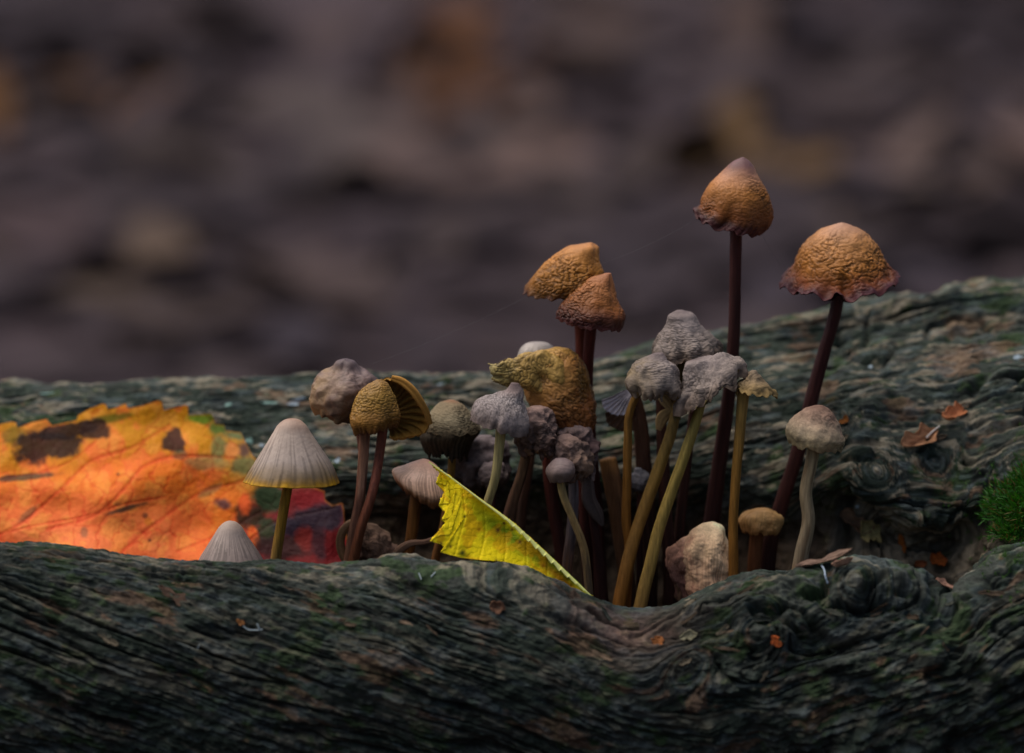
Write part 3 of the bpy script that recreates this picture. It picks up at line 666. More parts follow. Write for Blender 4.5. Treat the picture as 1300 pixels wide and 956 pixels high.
# -- rust pair, top highlights painted into the cap colours
r = mushroom('mushroom', (738, 800), 1.1, 'rust yellow wrinkled mushroom leaning left, taller and rearmost of the rust pair')
cap(r, [(742,309),(722,314),(702,326),(686,341),(673,358),(666,372)], [(752,308),(760,314),(761,330),(766,344),(765,360),(752,378)], 1.0,
    [(0, (168, 114, 68)), (.3, (168, 112, 54)), (.6, (150, 96, 28)), (.92, (104, 66, 26)), (1, (78, 44, 24))], amp=.020, fr=8.5, big=.025, lob=.06, ruf=.04, seed=40, gcol=(84, 46, 30), wt=(.05, .3), tilt=2, n=250, m=140, dents=((.93, .25, .06, .2, -.05),))
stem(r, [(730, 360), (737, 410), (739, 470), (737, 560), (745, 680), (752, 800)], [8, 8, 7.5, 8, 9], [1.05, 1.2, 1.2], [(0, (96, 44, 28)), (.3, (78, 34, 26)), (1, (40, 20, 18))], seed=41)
r = mushroom('mushroom', (752, 800), .8, 'rust brown wrinkled mushroom, lower and foremost of the rust pair')
cap(r, [(768,347),(751,352),(735,364),(722,377),(712,389),(709,404)], [(776,347),(779,361),(782,377),(788,390),(795,402),(791,417)], .5,
    [(0, (152, 98, 64)), (.3, (152, 96, 52)), (.6, (126, 74, 30)), (.82, (84, 44, 26)), (1, (50, 26, 22))], amp=.020, fr=9, big=.025, lob=.06, ruf=.03, seed=42, gcol=(70, 34, 28), wt=(.1, .25), tilt=3, edge=(70, 32, 28), edgew=.07, n=250, m=140, dents=((.9, .3, .05, .3, -.04),))
stem(r, [(752, 400), (748, 440), (746, 480), (750, 560), (760, 680), (764, 800)], [7.5, 7, 7, 8, 9], [.7, 1.0, .9], [(0, (80, 34, 28)), (.3, (66, 28, 24)), (1, (40, 20, 18))], seed=43)

# -- tallest and right-hand one, highlights on the upper caps painted into the colour
r = mushroom('mushroom', (900, 810), 1.0, 'tallest mushroom, pointed rust cap with a purple tip on a long dark stem')
cap(r, [(941,200),(931,205),(917,218),(900,234),(892,252),(889,263),(879,270)], [(945,200),(953,206),(962,221),(973,240),(979,258),(979,275),(968,294)], .95,
    [(0, (100, 72, 72)), (.12, (118, 84, 80)), (.3, (160, 112, 80)), (.5, (148, 94, 40)), (.8, (108, 60, 24)), (.91, (66, 38, 30)), (1, (64, 36, 38))], amp=.018, fr=9.5, ani=(1, 1, 1.5), big=.015, lob=.06, ruf=.05, seed=44, wt=(.0, .35), tilt=8, edge=(66, 30, 28), edgew=.06, gcol=(60, 28, 24), n=270, m=150, dents=((.70, .9, .03, .15, -.07), (.5, .97, .05, .04, .05)))
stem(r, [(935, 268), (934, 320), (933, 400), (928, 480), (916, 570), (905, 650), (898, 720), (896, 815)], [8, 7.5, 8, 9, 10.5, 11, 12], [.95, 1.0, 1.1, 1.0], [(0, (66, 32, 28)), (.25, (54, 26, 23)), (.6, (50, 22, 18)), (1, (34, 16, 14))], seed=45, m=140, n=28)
r = mushroom('mushroom', (972, 760), 1.0, 'broad domed rust mushroom with a purple ruffled rim on a slanting dark stem, far right')
cap(r, [(1067,283),(1053,289),(1035,299),(1021,313),(1012,329),(1005,345),(991,358)], [(1071,283),(1085,288),(1101,298),(1113,312),(1121,327),(1128,341),(1143,352)], .9,
    [(0, (160, 120, 96)), (.35, (166, 114, 64)), (.65, (150, 94, 34)), (.86, (110, 56, 24)), (.95, (80, 42, 34)), (1, (72, 40, 48))], amp=.022, fr=7.5, ani=(1, 1, 1.3), big=.025, lob=.05, ruf=.06, seed=46, wt=(.25, .3), tilt=11, edge=(70, 32, 34), edgew=.05, gcol=(56, 26, 24), n=300, m=150, gills=34, dents=((.755, .88, .02, .14, -.07), (.70, .9, .02, .12, -.05)))
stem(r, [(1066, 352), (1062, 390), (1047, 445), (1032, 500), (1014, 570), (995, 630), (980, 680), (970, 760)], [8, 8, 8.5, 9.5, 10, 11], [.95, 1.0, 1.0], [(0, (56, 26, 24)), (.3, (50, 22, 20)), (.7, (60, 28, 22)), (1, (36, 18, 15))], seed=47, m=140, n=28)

# -- grey cluster
GRY = [(0, (104, 92, 90)), (.25, (132, 120, 115)), (.7, (130, 117, 108)), (1, (96, 80, 68))]
r = mushroom('mushroom', (775, 805), .3, 'top grey wrinkled mushroom of the grey cluster, cap with a rounded knob')
cap(r, [(857,395),(849,401),(846,414),(836,427),(826,440),(823,456)], [(868,394),(879,399),(888,413),(902,425),(912,436),(915,449)], .5, GRY, amp=.011, fr=10, ani=(.6, .6, 2.2), big=.03, bigf=3, lob=.12, ruf=.07, seed=48, mat=M_capdry, tilt=8, gcol=(84, 66, 48), wt=(.1, .2), fold=.05, n=230, m=130, dents=((.7, .22, .12, .06, -.04),))
stem(r, [(866, 440), (862, 500), (853, 545), (838, 590), (820, 640), (803, 690), (789, 750), (780, 805)], [6, 6.5, 7.5, 8, 8.5, 9], [.4, .2, .1, 0], [(0, (136, 112, 66)), (.4, (118, 92, 42)), (.7, (126, 88, 40)), (1, (130, 78, 26))], seed=49, mott=.14, m=120)
r = mushroom('mushroom', (788, 805), .1, 'left grey mushroom of the grey cluster on a hooked ochre stem')
cap(r, [(829,449),(819,454),(805,462),(799,474),(796,487),(800,500)], [(842,448),(848,457),(858,464),(863,477),(866,492),(861,504)], -.1, GRY, amp=.010, fr=10, ani=(.6, .6, 2.2), big=.03, bigf=3.5, lob=.12, ruf=.06, seed=50, mat=M_capdry, tilt=2, gcol=(90, 70, 44), wt=(.2, .2), side=((128, 110, 78), math.pi, .6), fold=.045, n=200, m=110)
stem(r, [(815, 490), (806, 506), (799, 525), (797, 560), (796, 610), (795, 660), (799, 700), (795, 750), (790, 805)], [5, 5, 5.5, 6, 6.5, 7], [-.05, .25], [(0, (120, 88, 40)), (.4, (116, 76, 28)), (1, (124, 72, 24))], seed=51, m=120)
r = mushroom('mushroom', (808, 812), -.3, 'right grey mushroom of the grey cluster, cap flared up to the right')
cap(r, [(879,457),(871,461),(867,474),(866,494),(862,511),(857,527)], [(885,456),(900,452),(918,449),(933,453),(945,461),(947,473)], -.1, GRY, amp=.010, fr=10, ani=(1.3, 1, 1.2), big=.045, bigf=3, lob=.12, ruf=.07, seed=52, mat=M_capdry, k=.8, gcol=(96, 84, 50), wt=(.1, .2), n=230, m=130, gills=30, fold=.05)
stem(r, [(894, 495), (885, 530), (870, 575), (852, 625), (837, 670), (826, 715), (814, 765), (806, 812)], [6, 6.5, 7, 7.5, 8, 8.5], [-.05, -.2, -.35], [(0, (134, 118, 62)), (.3, (132, 112, 54)), (.7, (128, 102, 50)), (1, (120, 86, 44))], seed=53, mott=.14, m=120)
r = mushroom('mushroom', (928, 790), -.2, 'small frilled tan mushroom with a straight ochre stem beside the tallest dark stem')
cap(r, [(954,470),(949,474),(944,482),(937,488),(934,497)], [(960,470),(964,476),(970,484),(978,490),(984,500)], -.3, [(0, (124, 108, 90)), (.6, (126, 106, 78)), (1, (136, 112, 70))], amp=.010, fr=12, big=.03, bigf=5, lob=.1, ruf=.04, seed=54, mat=M_capdry, gcol=(110, 84, 44), wt=(.3, .1), n=100, m=50)
stem(r, [(944, 490), (940, 540), (935, 600), (931, 660), (931, 725), (930, 790)], [8, 6.5, 6, 6.5, 7], -.28, [(0, (136, 110, 58)), (.3, (118, 84, 34)), (.7, (112, 72, 24)), (1, (112, 70, 26))], seed=55, mott=.12)
# -- dark withered things behind the cluster
r = mushroom('withered_mushroom', (815, 810), .9, 'grey fan shaped withered cap hanging left of the grey cluster')
fan(r, [(764,508),(767,518),(776,525),(788,527),(800,523),(806,514)], [(797,494),(799,495),(801,496),(803,497),(804,498),(806,499)], .75, .85, [(0, (160, 150, 152)), (.7, (196, 186, 190)), (1, (210, 202, 206))], seed=56, pleat=.02, npl=9, bulge=.06, th=.015, backc=(60, 48, 42))
fan(r, [(768,524),(772,538),(784,546),(800,548),(812,545)], [(800,505),(803,506),(806,506),(809,506),(812,508)], .95, 1.0, [(0, (120, 90, 72)), (1, (104, 80, 64))], seed=57, pleat=.02, npl=7, bulge=.05, name='cap_flap')
stem(r, [(805, 500), (813, 540), (817, 600), (822, 680), (826, 810)], [8, 10, 9, 10], .95, [(0, (76, 50, 36)), (.5, (58, 36, 28)), (1, (40, 24, 20))], seed=58, bump=.1, fib=.1)
r = mushroom('withered_mushroom', (842, 812), .8, 'dark red brown stem under the grey cluster with cream crumpled tatters')
stem(r, [(836,498),(846,508),(852,520),(842,530),(836,546)], [4, 6, 4, 6, 3], [.35, .3], [(0, (168, 148, 112)), (.5, (150, 126, 86)), (1, (138, 110, 72))], seed=59, flat=.5, bump=.25, fib=.15, mat=M_capdry, name='tatter')
stem(r, [(838, 500), (842, 580), (846, 660), (852, 740), (850, 815)], [6, 8, 9, 11], .8, [(0, (70, 42, 32)), (.4, (58, 32, 26)), (1, (40, 22, 18))], seed=60, bump=.06, fib=.08)
r = mushroom('withered_mushroom', (866, 812), .9, 'thin dark stem furthest right in the hollow under the grey cluster')
stem(r, [(880, 520), (872, 590), (864, 660), (862, 740), (866, 815)], [5, 6, 7, 7], 1.0, [(0, (64, 34, 26)), (1, (40, 20, 16))], seed=61)
r = mushroom('broken_mushroom_stem', (798, 812), .6, 'thick torn brown stump of a stem left of the hooked ochre stem')
stem(r, [(772, 582), (777, 610), (784, 650), (792, 700), (798, 760), (800, 812)], [11, 12, 11, 9, 8], .7, [(0, (128, 88, 46)), (.1, (92, 62, 38)), (.5, (72, 48, 32)), (1, (54, 34, 24))], seed=62, bump=.08, fib=.12)
r = mushroom('withered_mushroom', (812, 812), .6, 'small crumpled whitish grey scrap between the two ochre stems')
cap(r, [(806,594),(801,602),(800,612),(806,624)], [(814,594),(820,602),(824,612),(820,624)], .75, [(0, (110, 106, 108)), (1, (84, 78, 80))], amp=.01, big=.06, bigf=5, lob=.2, ruf=.06, seed=63, mat=M_capdry, gills=0, n=70, m=40)
stem(r, [(812, 612), (812, 700), (812, 812)], [3.5, 4, 5], .75, DRK, seed=64, n=12, m=40)

# -- right low group
r = mushroom('mushroom', (1008, 765), -.2, 'small beige mushroom with a speckled pale stem in front of the slanting dark stem')
cap(r, [(1031,516),(1021,519),(1010,528),(1000,538),(997,547),(1001,562)], [(1045,515),(1054,520),(1061,532),(1067,545),(1071,557),(1066,570)], -.2,
    [(0, (110, 84, 72)), (.3, (140, 116, 98)), (.65, (160, 142, 116)), (.9, (158, 140, 104)), (1, (124, 104, 74))], amp=.006, fr=9, big=.03, bigf=3, lob=.06, ruf=.03, seed=65, mat=M_capdry, gcol=(120, 96, 60), tilt=3, side=((124, 92, 78), .0, .5), mott=.2)
stem(r, [(1036, 545), (1030, 585), (1023, 625), (1026, 660), (1018, 700), (1008, 765)], [7.5, 8, 8, 8.5, 9], [-.2, -.25], [(0, (150, 130, 96)), (.5, (130, 112, 86)), (.75, (124, 108, 86)), (1, (140, 92, 32))], seed=66, bump=.04, fib=.06, blot=(96, 74, 52))
r = mushroom('mushroom', (895, 800), .4, 'squat cream and pink brown mushroom cap low in the hollow beside the straight ochre stem')
cap(r, [(903,662),(892,665),(880,676),(870,692),(866,714),(870,740),(876,765)], [(909,663),(918,668),(924,680),(929,700),(931,722),(930,748),(926,772)], -.05,
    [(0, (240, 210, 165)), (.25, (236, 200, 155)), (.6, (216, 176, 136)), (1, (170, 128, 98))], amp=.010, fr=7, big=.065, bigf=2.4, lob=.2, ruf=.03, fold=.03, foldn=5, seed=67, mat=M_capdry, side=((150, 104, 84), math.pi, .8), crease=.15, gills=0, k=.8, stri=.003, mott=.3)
cap(r, [(880,676),(868,684),(858,694),(849,702),(846,714),(854,738),(862,766)], [(886,677),(888,688),(890,702),(892,714),(886,724),(882,740),(880,766)], .0,
    [(0, (200, 160, 128)), (.25, (164, 120, 98)), (.6, (126, 88, 76)), (1, (90, 60, 52))], amp=.010, fr=7, big=.07, bigf=3, lob=.2, ruf=.03, fold=.03, foldn=5, seed=167, mat=M_capdry, crease=.2, gills=0, k=.6, name='folded_side', stri=.003)
stem(r, [(892, 740), (894, 775), (895, 815)], [10, 10, 10], .4, OCH, seed=68, m=30)
r = mushroom('mushroom', (960, 780), .6, 'small ribbed tan mushroom cap low in the hollow left of the speckled stem')
cap(r, [(961,646),(950,648),(942,654),(937,662),(940,672)], [(973,645),(984,648),(991,656),(992,666),(986,678)], .5, [(0, (176, 132, 82)), (.5, (180, 134, 80)), (1, (130, 84, 46))], amp=.006, big=.035, bigf=3, lob=.12, ruf=.03, seed=69, stri=.009, mat=M_smooth, crease=.1, side=((186, 146, 92), 0, .7), n=110, m=56)
stem(r, [(962, 665), (958, 710), (956, 780)], [9, 9, 10], .55, [(0, (104, 62, 34)), (1, (60, 34, 22))], seed=70, m=50)

# ------------------------------------------------------------------ leaves
def voro(p, f, seed=0):
    """distance to cell edge of a jittered grid"""
    q = p * f; i = np.floor(q).astype(np.int64); d1 = np.full(q.shape[:-1], 9.0); d2 = d1.copy()
    for a in (-1, 0, 1):
        for b in (-1, 0, 1):
            ci = i[..., 0] + a; cj = i[..., 1] + b
            h = hsh(ci, cj, np.full_like(ci, seed)); jx = (h & np.uint32(1023)) / 1023.0; jy = ((h >> np.uint32(10)) & np.uint32(1023)) / 1023.0
            d = np.hypot(ci + jx - q[..., 0], cj + jy - q[..., 1])
            n1 = np.minimum(d1, d); d2 = np.minimum(d2, np.maximum(d1, d)); d1 = n1
    return d2 - d1
def dseg(px, py, poly):
    best = np.full(px.shape, 1e9)
    poly = spl(poly, 40)
    for (x0, y0), (x1, y1) in zip(poly[:-1], poly[1:]):
        dx, dy = x1 - x0, y1 - y0
        t = np.clip(((px - x0) * dx + (py - y0) * dy) / max(dx*dx + dy*dy, 1e-9), 0, 1)
        best = np.minimum(best, np.hypot(px - x0 - t * dx, py - y0 - t * dy))
    return best
# orange leaf: columns across the picture, from toothed top edge to the bottom edge sunk in the hollow
TOPX = [-230,-200,-196,-160,-156,-120,-116,-90,-87,-60,-40,-38,-10,0,14,20,22,40,59,64,66,98,99,115,131,135,136,148,159,162,180,201,206,207,235,238,239,268,271,272,284,286,306,309,320,345,360,375,392,411,412,421,434,436,437,441,448]
TOPY = [668,640,646,606,612,580,588,564,570,560,548,556,540,538,535,536,543,536,532,538,540,533,527,518,512,514,520,517,512,518,515,508,510,521,514,516,527,525,530,538,539,546,549,556,578,600,606,612,616,623,634,641,638,652,672,690,702]
BOTX = [-230, -120, -60, 0, 200, 330, 380, 415, 448]
BOTY = [672, 722, 735, 738, 742, 740, 735, 730, 724]
NXL, NYL = 520, 200
lx = np.concatenate([np.linspace(-230, -62, 110), np.linspace(-60, 447, NXL)]); NXL = len(lx); tv = np.linspace(0, 1, NYL)
ty = np.interp(lx, TOPX, TOPY); by = np.interp(lx, BOTX, BOTY)
PX = np.repeat(lx[None], NYL, 0); PY = ty[None] * (1 - tv[:, None]) + by[None] * tv[:, None]
yy = 2.45 - (PY - 508) / 235 * 1.75
q2 = np.stack([PX * .01, PY * .01, 0 * PX], -1)
yy = yy - 0.14 * np.sin((PX + 0.6 * PY) / 66.0) * .6 - 0.22 * fbm(q2, (.9, 1.2, 1), 80, 2) - .25 * sst(PX, 330, 430) * (1 - tv[:, None]) + .35 * np.exp(-((tv[:, None]) / .08)**2) * 0
veins = [([(-60, 700), (27, 664), (75, 623), (120, 583), (160, 571), (215, 540)], 2.2), ([(60, 672), (125, 651), (160, 598+20), (180, 594), (220, 580), (260, 579), (300, 582)], 2.2),
         ([(-40, 690), (40, 668), (110, 655), (158, 640), (210, 631)], 1.5), ([(155, 700), (190, 670), (220, 648), (262, 622), (300, 613), (340, 600)], 2.4), ([(225, 700), (250, 690), (275, 680), (330, 650)], 1.6),
         ([(-60, 640), (10, 606), (50, 600), (90, 585), (122, 560)], 1.3), ([(300, 700), (345, 665), (400, 650), (425, 645)], 1.8)]
vd = np.zeros_like(PX); 
for vl, wv in veins: vd = np.maximum(vd, np.exp(-(dseg(PX, PY, vl) / wv)**2))
wq = np.stack([PX * .8 + PY * .55 + 9 * pn(q2, (4, 4, 1), 83) + 4 * pn(q2, (11, 11, 1), 95), -PX * .55 + PY * .8 + 9 * pn(q2, (4, 4, 1), 84) + 4 * pn(q2, (11, 11, 1), 96)], -1)
cell = voro(wq, 1 / 30.0, 3); cell2 = voro(wq, 1 / 9.0, 5)
cv = np.exp(-(cell / .045)**2) * sst(pn(q2, (3, 3, 1), 89), -.55, .0); cv2 = np.exp(-(cell2 / .12)**2)
yy = yy + .009 * vd + .004 * cv + .003 * cv2 - .008 * np.minimum(cell, .35) + .006 * fbm(q2, (14, 14, 1), 88, 3)
LG = P(PX, PY, yy)
oc = mixc(np.broadcast_to(lin((232, 118, 32)), LG.shape), lin((206, 136, 20)), sst(-(PY - ty[None] - 58 - 20 * pn(q2, (2, 2, 1), 85)), -25, 25))
oc = mixc(oc, lin((246, 128, 74)), sst(PY, 600, 690) * (1 - sst(PX, 200, 300)) * .8)
oc = mixc(oc, lin((240, 112, 52)), sst(fbm(q2, (2.5, 2.5, 1), 86, 4), -.05, .3) * .6)
oc = mixc(oc, lin((250, 170, 70)), sst(fbm(q2, (4, 4, 1), 87, 3), .05, .4) * .35)
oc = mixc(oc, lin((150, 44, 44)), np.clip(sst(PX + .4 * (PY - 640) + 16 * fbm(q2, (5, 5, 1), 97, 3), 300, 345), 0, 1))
def blob(cx, cy, rx, ry, rot, c, s=1.0, soft=.35):
    global oc
    a = math.radians(rot); dx, dy = PX - cx, PY - cy
    u_, v_ = (dx * math.cos(a) + dy * math.sin(a)) / rx, (-dx * math.sin(a) + dy * math.cos(a)) / ry
    d = np.sqrt(u_**2 + v_**2) + .42 * fbm(q2, (6, 6, 1), cx * .1, 4)
    oc = mixc(oc, lin(c), s * (1 - sst(d, 1 - soft, 1 + soft)))
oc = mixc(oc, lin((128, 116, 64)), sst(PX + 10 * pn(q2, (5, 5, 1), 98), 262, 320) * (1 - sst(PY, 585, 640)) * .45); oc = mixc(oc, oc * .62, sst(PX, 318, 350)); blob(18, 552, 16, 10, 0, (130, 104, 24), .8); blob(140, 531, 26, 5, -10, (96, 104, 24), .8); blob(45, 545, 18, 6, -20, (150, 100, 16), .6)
blob(55, 567, 44, 19, -4, (40, 19, 12), .95, .22); blob(84, 548, 42, 10, -10, (36, 17, 11), .95, .2); blob(120, 546, 20, 13, -10, (50, 26, 16), .95, .22)
blob(221, 562, 14, 17, -40, (54, 27, 20), .95, .2); blob(228, 578, 8, 6, 0, (84, 90, 60), .6)
blob(160, 646, 24, 3.2, -15, (74, 62, 46), .9); blob(28, 606, 44, 4, -5, (80, 62, 40), .9); blob(36, 652, 16, 4, -40, (96, 72, 48), .6); blob(150, 640, 5, 3, 0, (100, 60, 40), .5)
blob(184, 655, 4, 4, 0, (120, 60, 34), .9); blob(188, 662, 5, 5, 0, (206, 120, 20), .6); blob(107, 676, 5, 6, 0, (110, 84, 60), .6); blob(190, 686, 2.5, 2, 0, (90, 50, 30), .8); blob(150, 602, 2, 2, 0, (90, 50, 30), .8)
blob(258, 530, 22, 9, 0, (84, 128, 26), .9); blob(278, 544, 12, 8, 0, (78, 116, 44), .9); blob(278, 568, 9, 20, 10, (112, 118, 66), .85); blob(300, 551, 16, 8, 0, (86, 110, 70), .85); blob(262, 588, 26, 9, 0, (140, 128, 78), .6)
blob(310, 592, 16, 12, 0, (100, 112, 66), .8); blob(268, 622, 14, 5, -30, (132, 104, 56), .7); blob(282, 640, 12, 7, 20, (84, 58, 60), .9); blob(310, 570, 8, 10, 0, (70, 52, 62), .8); blob(295, 572, 9, 9, 0, (226, 130, 70), .6)
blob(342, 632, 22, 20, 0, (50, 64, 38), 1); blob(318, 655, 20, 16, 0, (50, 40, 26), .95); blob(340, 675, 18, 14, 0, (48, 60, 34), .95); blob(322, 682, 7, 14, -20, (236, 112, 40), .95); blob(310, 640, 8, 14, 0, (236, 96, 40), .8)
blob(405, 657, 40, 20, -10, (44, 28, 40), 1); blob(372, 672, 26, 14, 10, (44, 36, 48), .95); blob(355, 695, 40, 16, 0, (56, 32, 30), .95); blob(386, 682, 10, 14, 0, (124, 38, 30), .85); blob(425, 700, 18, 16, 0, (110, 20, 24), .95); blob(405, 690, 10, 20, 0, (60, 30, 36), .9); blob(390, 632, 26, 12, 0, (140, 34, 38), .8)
oc = mixc(oc, oc * np.array([.84, .42, .45]), vd * .8); oc = mixc(oc, oc * np.array([.85, .5, .5]), cv * .9); oc = mixc(oc, oc * np.array([.9, .74, .74]), cv2 * .6)
oc = mixc(oc, lin((190, 120, 40)), np.exp(-((PY - ty[None]) / 2.0)**2) * .5)
NL = gnorm(LG, False)
if NL[NYL // 2, NXL // 2, 1] > 0: NL = -NL
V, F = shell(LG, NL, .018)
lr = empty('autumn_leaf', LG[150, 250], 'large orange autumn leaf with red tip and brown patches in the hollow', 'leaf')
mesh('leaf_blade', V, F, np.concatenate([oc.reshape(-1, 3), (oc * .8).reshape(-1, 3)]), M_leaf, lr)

# yellow leaf: folded edge above, toothed edge left and smooth edge on the log
E_ = [(545,586),(575,607),(610,633),(650,662),(690,698),(722,728),(752,757)]
O_ = [(545,586),(556,598),(567,609),(566,616),(553,613),(562,622),(571,634),(570,640),(557,640),(563,648),(574,652),(573,657),(560,660),(569,666),(573,674),(571,679),(558,680),(546,687),(560,691),(566,697),(559,701),(570,704),(585,708),(610,711),(640,713),(665,720),(690,733),(715,745),(736,752),(754,758)]
n_, m_ = 420, 110
oo = np.array(O_, float); c_ = np.concatenate([[0], np.cumsum(np.linalg.norm(np.diff(oo, axis=0), axis=1))]); c_ /= c_[-1]
ts = np.linspace(0, 1, n_)
OX = np.interp(ts, c_, oo[:, 0]); OY = np.interp(ts, c_, oo[:, 1])
fan_t = np.interp(ts, [0, .55, 1], [0, .30, 1.0])
EE = spl(E_, n_, fan_t)
vv = np.linspace(0, 1, m_)[:, None]
YPX = EE[None, :, 0] * (1 - vv) + OX[None] * vv; YPY = EE[None, :, 1] * (1 - vv) + OY[None] * vv
q3 = np.stack([YPX * .01, YPY * .01, 0 * YPX], -1)
Ysurf = -1.05 - 0.55 * sst(YPY - (586 + (YPX - 545) * .82), 0, 110) - .25 * sst(YPX, 620, 760)
Yd = Ysurf - .03 * np.sin((YPX + YPY) / 24.0) - .05 * fbm(q3, (2, 2, 1), 90, 2) - .012 * fbm(q3, (9, 9, 1), 92, 2)
yv = np.zeros_like(YPX)
for k in range(7):
    x0 = 560 + k * 27; y0 = 586 + (x0 - 545) * .82
    yv = np.maximum(yv, np.exp(-(dseg(YPX, YPY, [(x0, y0 + 2), (x0 + 4 - k, y0 + 30), (x0 - 6, y0 + 70), (x0 - 20, y0 + 120)]) / 1.4)**2))
yc_ = voro(np.stack([YPX, YPY], -1), 1 / 8.0, 9)
Yd = Yd + .012 * yv + .006 * np.exp(-(yc_ / .1)**2)
YG = P(YPX, YPY, Yd)
yc = np.broadcast_to(lin((244, 216, 20)), YG.shape)
dE = YPY - (586 + (YPX - 545) * .82)
yc = mixc(yc, lin((150, 172, 18)), np.exp(-((YPY - (628 + (YPX - 560) * .62)) / 16)**2) * sst(YPX, 580, 640) * .85)
yc = mixc(yc, lin((96, 126, 22)), np.exp(-((YPY - (660 + (YPX - 620) * .70)) / 9)**2) * sst(YPX, 590, 650) * .7)
yc = mixc(yc, lin((228, 160, 12)), sst(fbm(q3, (4, 4, 1), 91, 4), .05, .35) * .55)
yc = mixc(yc, lin((196, 116, 20)), np.exp(-((YPX - 715) / 26)**2 - ((dE - 12) / 7)**2) * .8)
for (a, b, rr_, cc_) in ((587, 702, 4.5, (40, 60, 20)), (590, 656, 2, (70, 60, 20)), (632, 673, 3, (90, 60, 30)), (660, 688, 2.5, (110, 70, 30)), (608, 672, 2, (200, 140, 20)), (640, 664, 2, (90, 50, 30)), (650, 672, 2, (110, 60, 30)), (690, 718, 2.5, (170, 110, 20)), (560, 690, 2, (90, 70, 30)), (572, 694, 2, (120, 80, 20)), (630, 712, 2, (100, 80, 20))):
    yc = mixc(yc, lin(cc_), np.exp(-(((YPX - a)**2 + (YPY - b)**2) / rr_**2)) * .95)
yc = mixc(yc, yc * np.array([.85, .85, .6]), yv * .3 + .12 * np.exp(-(yc_ / .08)**2))
yc = mixc(yc, lin((120, 110, 30)), np.exp(-((1 - vv) / .012)**2) * .5)
NY_ = gnorm(YG, False)
if NY_[m_ // 2, n_ // 2, 1] > 0: NY_ = -NY_
V, F = shell(YG, NY_, .016)
yr_ = empty('autumn_leaf', YG[60, 200], 'bright yellow toothed leaf wedged across the front ridge of the log', 'leaf')
mesh('leaf_blade', V, F, np.concatenate([yc.reshape(-1, 3), (yc * .9).reshape(-1, 3)]), M_leaf, yr_)
# its other half folded back: the pale toothed rim along the fold
n_ = 260; tf = np.linspace(0, 1, n_)
EE = spl(E_, n_, tf)
tooth = 3.0 + 3.0 * ((tf * 20) % 1) * sst(tf, .35, .6)
wdt = np.interp(tf, [0, .3, .5, .8, 1], [.3, .8, 1.5, 1.6, .3])
sx, sy = .62, -.72
g_ = np.stack([P(EE[:, 0], EE[:, 1], -1.10 - .22 * sst(EE[:, 0], 620, 760)),
               P(EE[:, 0] - sx * tooth * wdt * .25, EE[:, 1] + sy * -tooth * wdt * .25, -1.16 - .22 * sst(EE[:, 0], 620, 760)),
               P(EE[:, 0] - sx * tooth * wdt * .55, EE[:, 1] - sy * tooth * wdt * .75, -1.20 - .22 * sst(EE[:, 0], 620, 760))], 0)
nn_ = gnorm(g_, False)
if nn_[1, 100, 1] > 0: nn_ = -nn_
V, F = shell(g_, nn_, .01)
cc = np.broadcast_to(lin((212, 214, 130)), V.shape)
mesh('folded_edge', V, F, cc, M_leaf, yr_)['label'] = 'pale serrated edge folded back'

# ------------------------------------------------------------------ small bits lying on the log
def frame(nrm, ang):
    nrm = nrm / np.linalg.norm(nrm)
    x = np.array([1.0, 0, 0]); x -= nrm * x.dot(nrm); x /= np.linalg.norm(x); y = np.cross(nrm, x)
    a = math.radians(ang)
    return x * math.cos(a) + y * math.sin(a), -x * math.sin(a) + y * math.cos(a), nrm
def scrap(name, px, py, ln, wd, ang, colr, label, cat, curl=.3, seed=0, lift=.02, mat=None, parent=None, th=.012, n=30, m=18, group=None, rough_=.5):
    if name == 'bark_chip' and px != 985: colr = tuple(c * .8 for c in colr)
    p, nr = on_log(px, py); X, Yv, Z = frame(nr, ang)
    s = np.linspace(-1, 1, n)[None]; t = np.linspace(-1, 1, m)[:, None]
    q = np.stack(np.broadcast_arrays(s * 1.3, t * 1.3, 0 * s * t), -1)
    prof = np.sqrt(np.clip(1 - np.abs(s)**2.2, 0.02, 1)) * (1 + rough_ * 2 * pn(q, (1.5, .3, 1), seed))
    a = ln * .01165 / 2; b = wd * .01165 / 2
    uu = s * a * (1 + .12 * pn(q, (.5, 2, 1), seed + 1)); vv_ = t * b * prof
    zz = curl * b * t**2 * prof + curl * .5 * a * s**2 * .5 + .35 * b * fbm(q, (1, 1, 1), seed + 2, 3) + lift
    uu, vv_, zz = np.broadcast_arrays(uu, vv_, zz)
    g = p + uu[..., None] * X + vv_[..., None] * Yv + zz[..., None] * Z
    nn = gnorm(g, False)
    if (nn * Z).sum() < 0: nn = -nn
    V, F = shell(g, nn, th)
    cl = lin(colr) * (1 + .5 * fbm(q, (1.5, 3, 1), seed + 3, 3))[..., None]
    cl = np.concatenate([cl.reshape(-1, 3)] * 2)
    if parent is not None:
        return mesh(name, V, F, cl, mat or M_capdry, parent)
    o = empty(name, p, label, cat, group)
    mesh('blade' if cat == 'leaf' else 'flake', V, F, cl, mat or M_capdry, o)
    return o
o = scrap('dead_leaf', 1166, 562, 56, 26, 32, (150, 108, 78), 'curled brown dead leaf scrap on the back of the log, lower of two', 'leaf', curl=.9, seed=1, lift=.04)
stem(o, [(1176, 556), (1184, 548), (1193, 541)], [1.4, 1.2, 1.2], [on_log(1176, 556)[0][1] - .1, on_log(1193, 541)[0][1] - .1], [(0, (190, 180, 170)), (1, (180, 170, 160))], seed=2, n=8, m=20, mat=M_pale, name='stalk')
scrap('dead_leaf', 1209, 533, 38, 20, 38, (176, 112, 74), 'small reddish brown dead leaf scrap on the back of the log, upper of two', 'leaf', curl=1.0, seed=3, lift=.05)
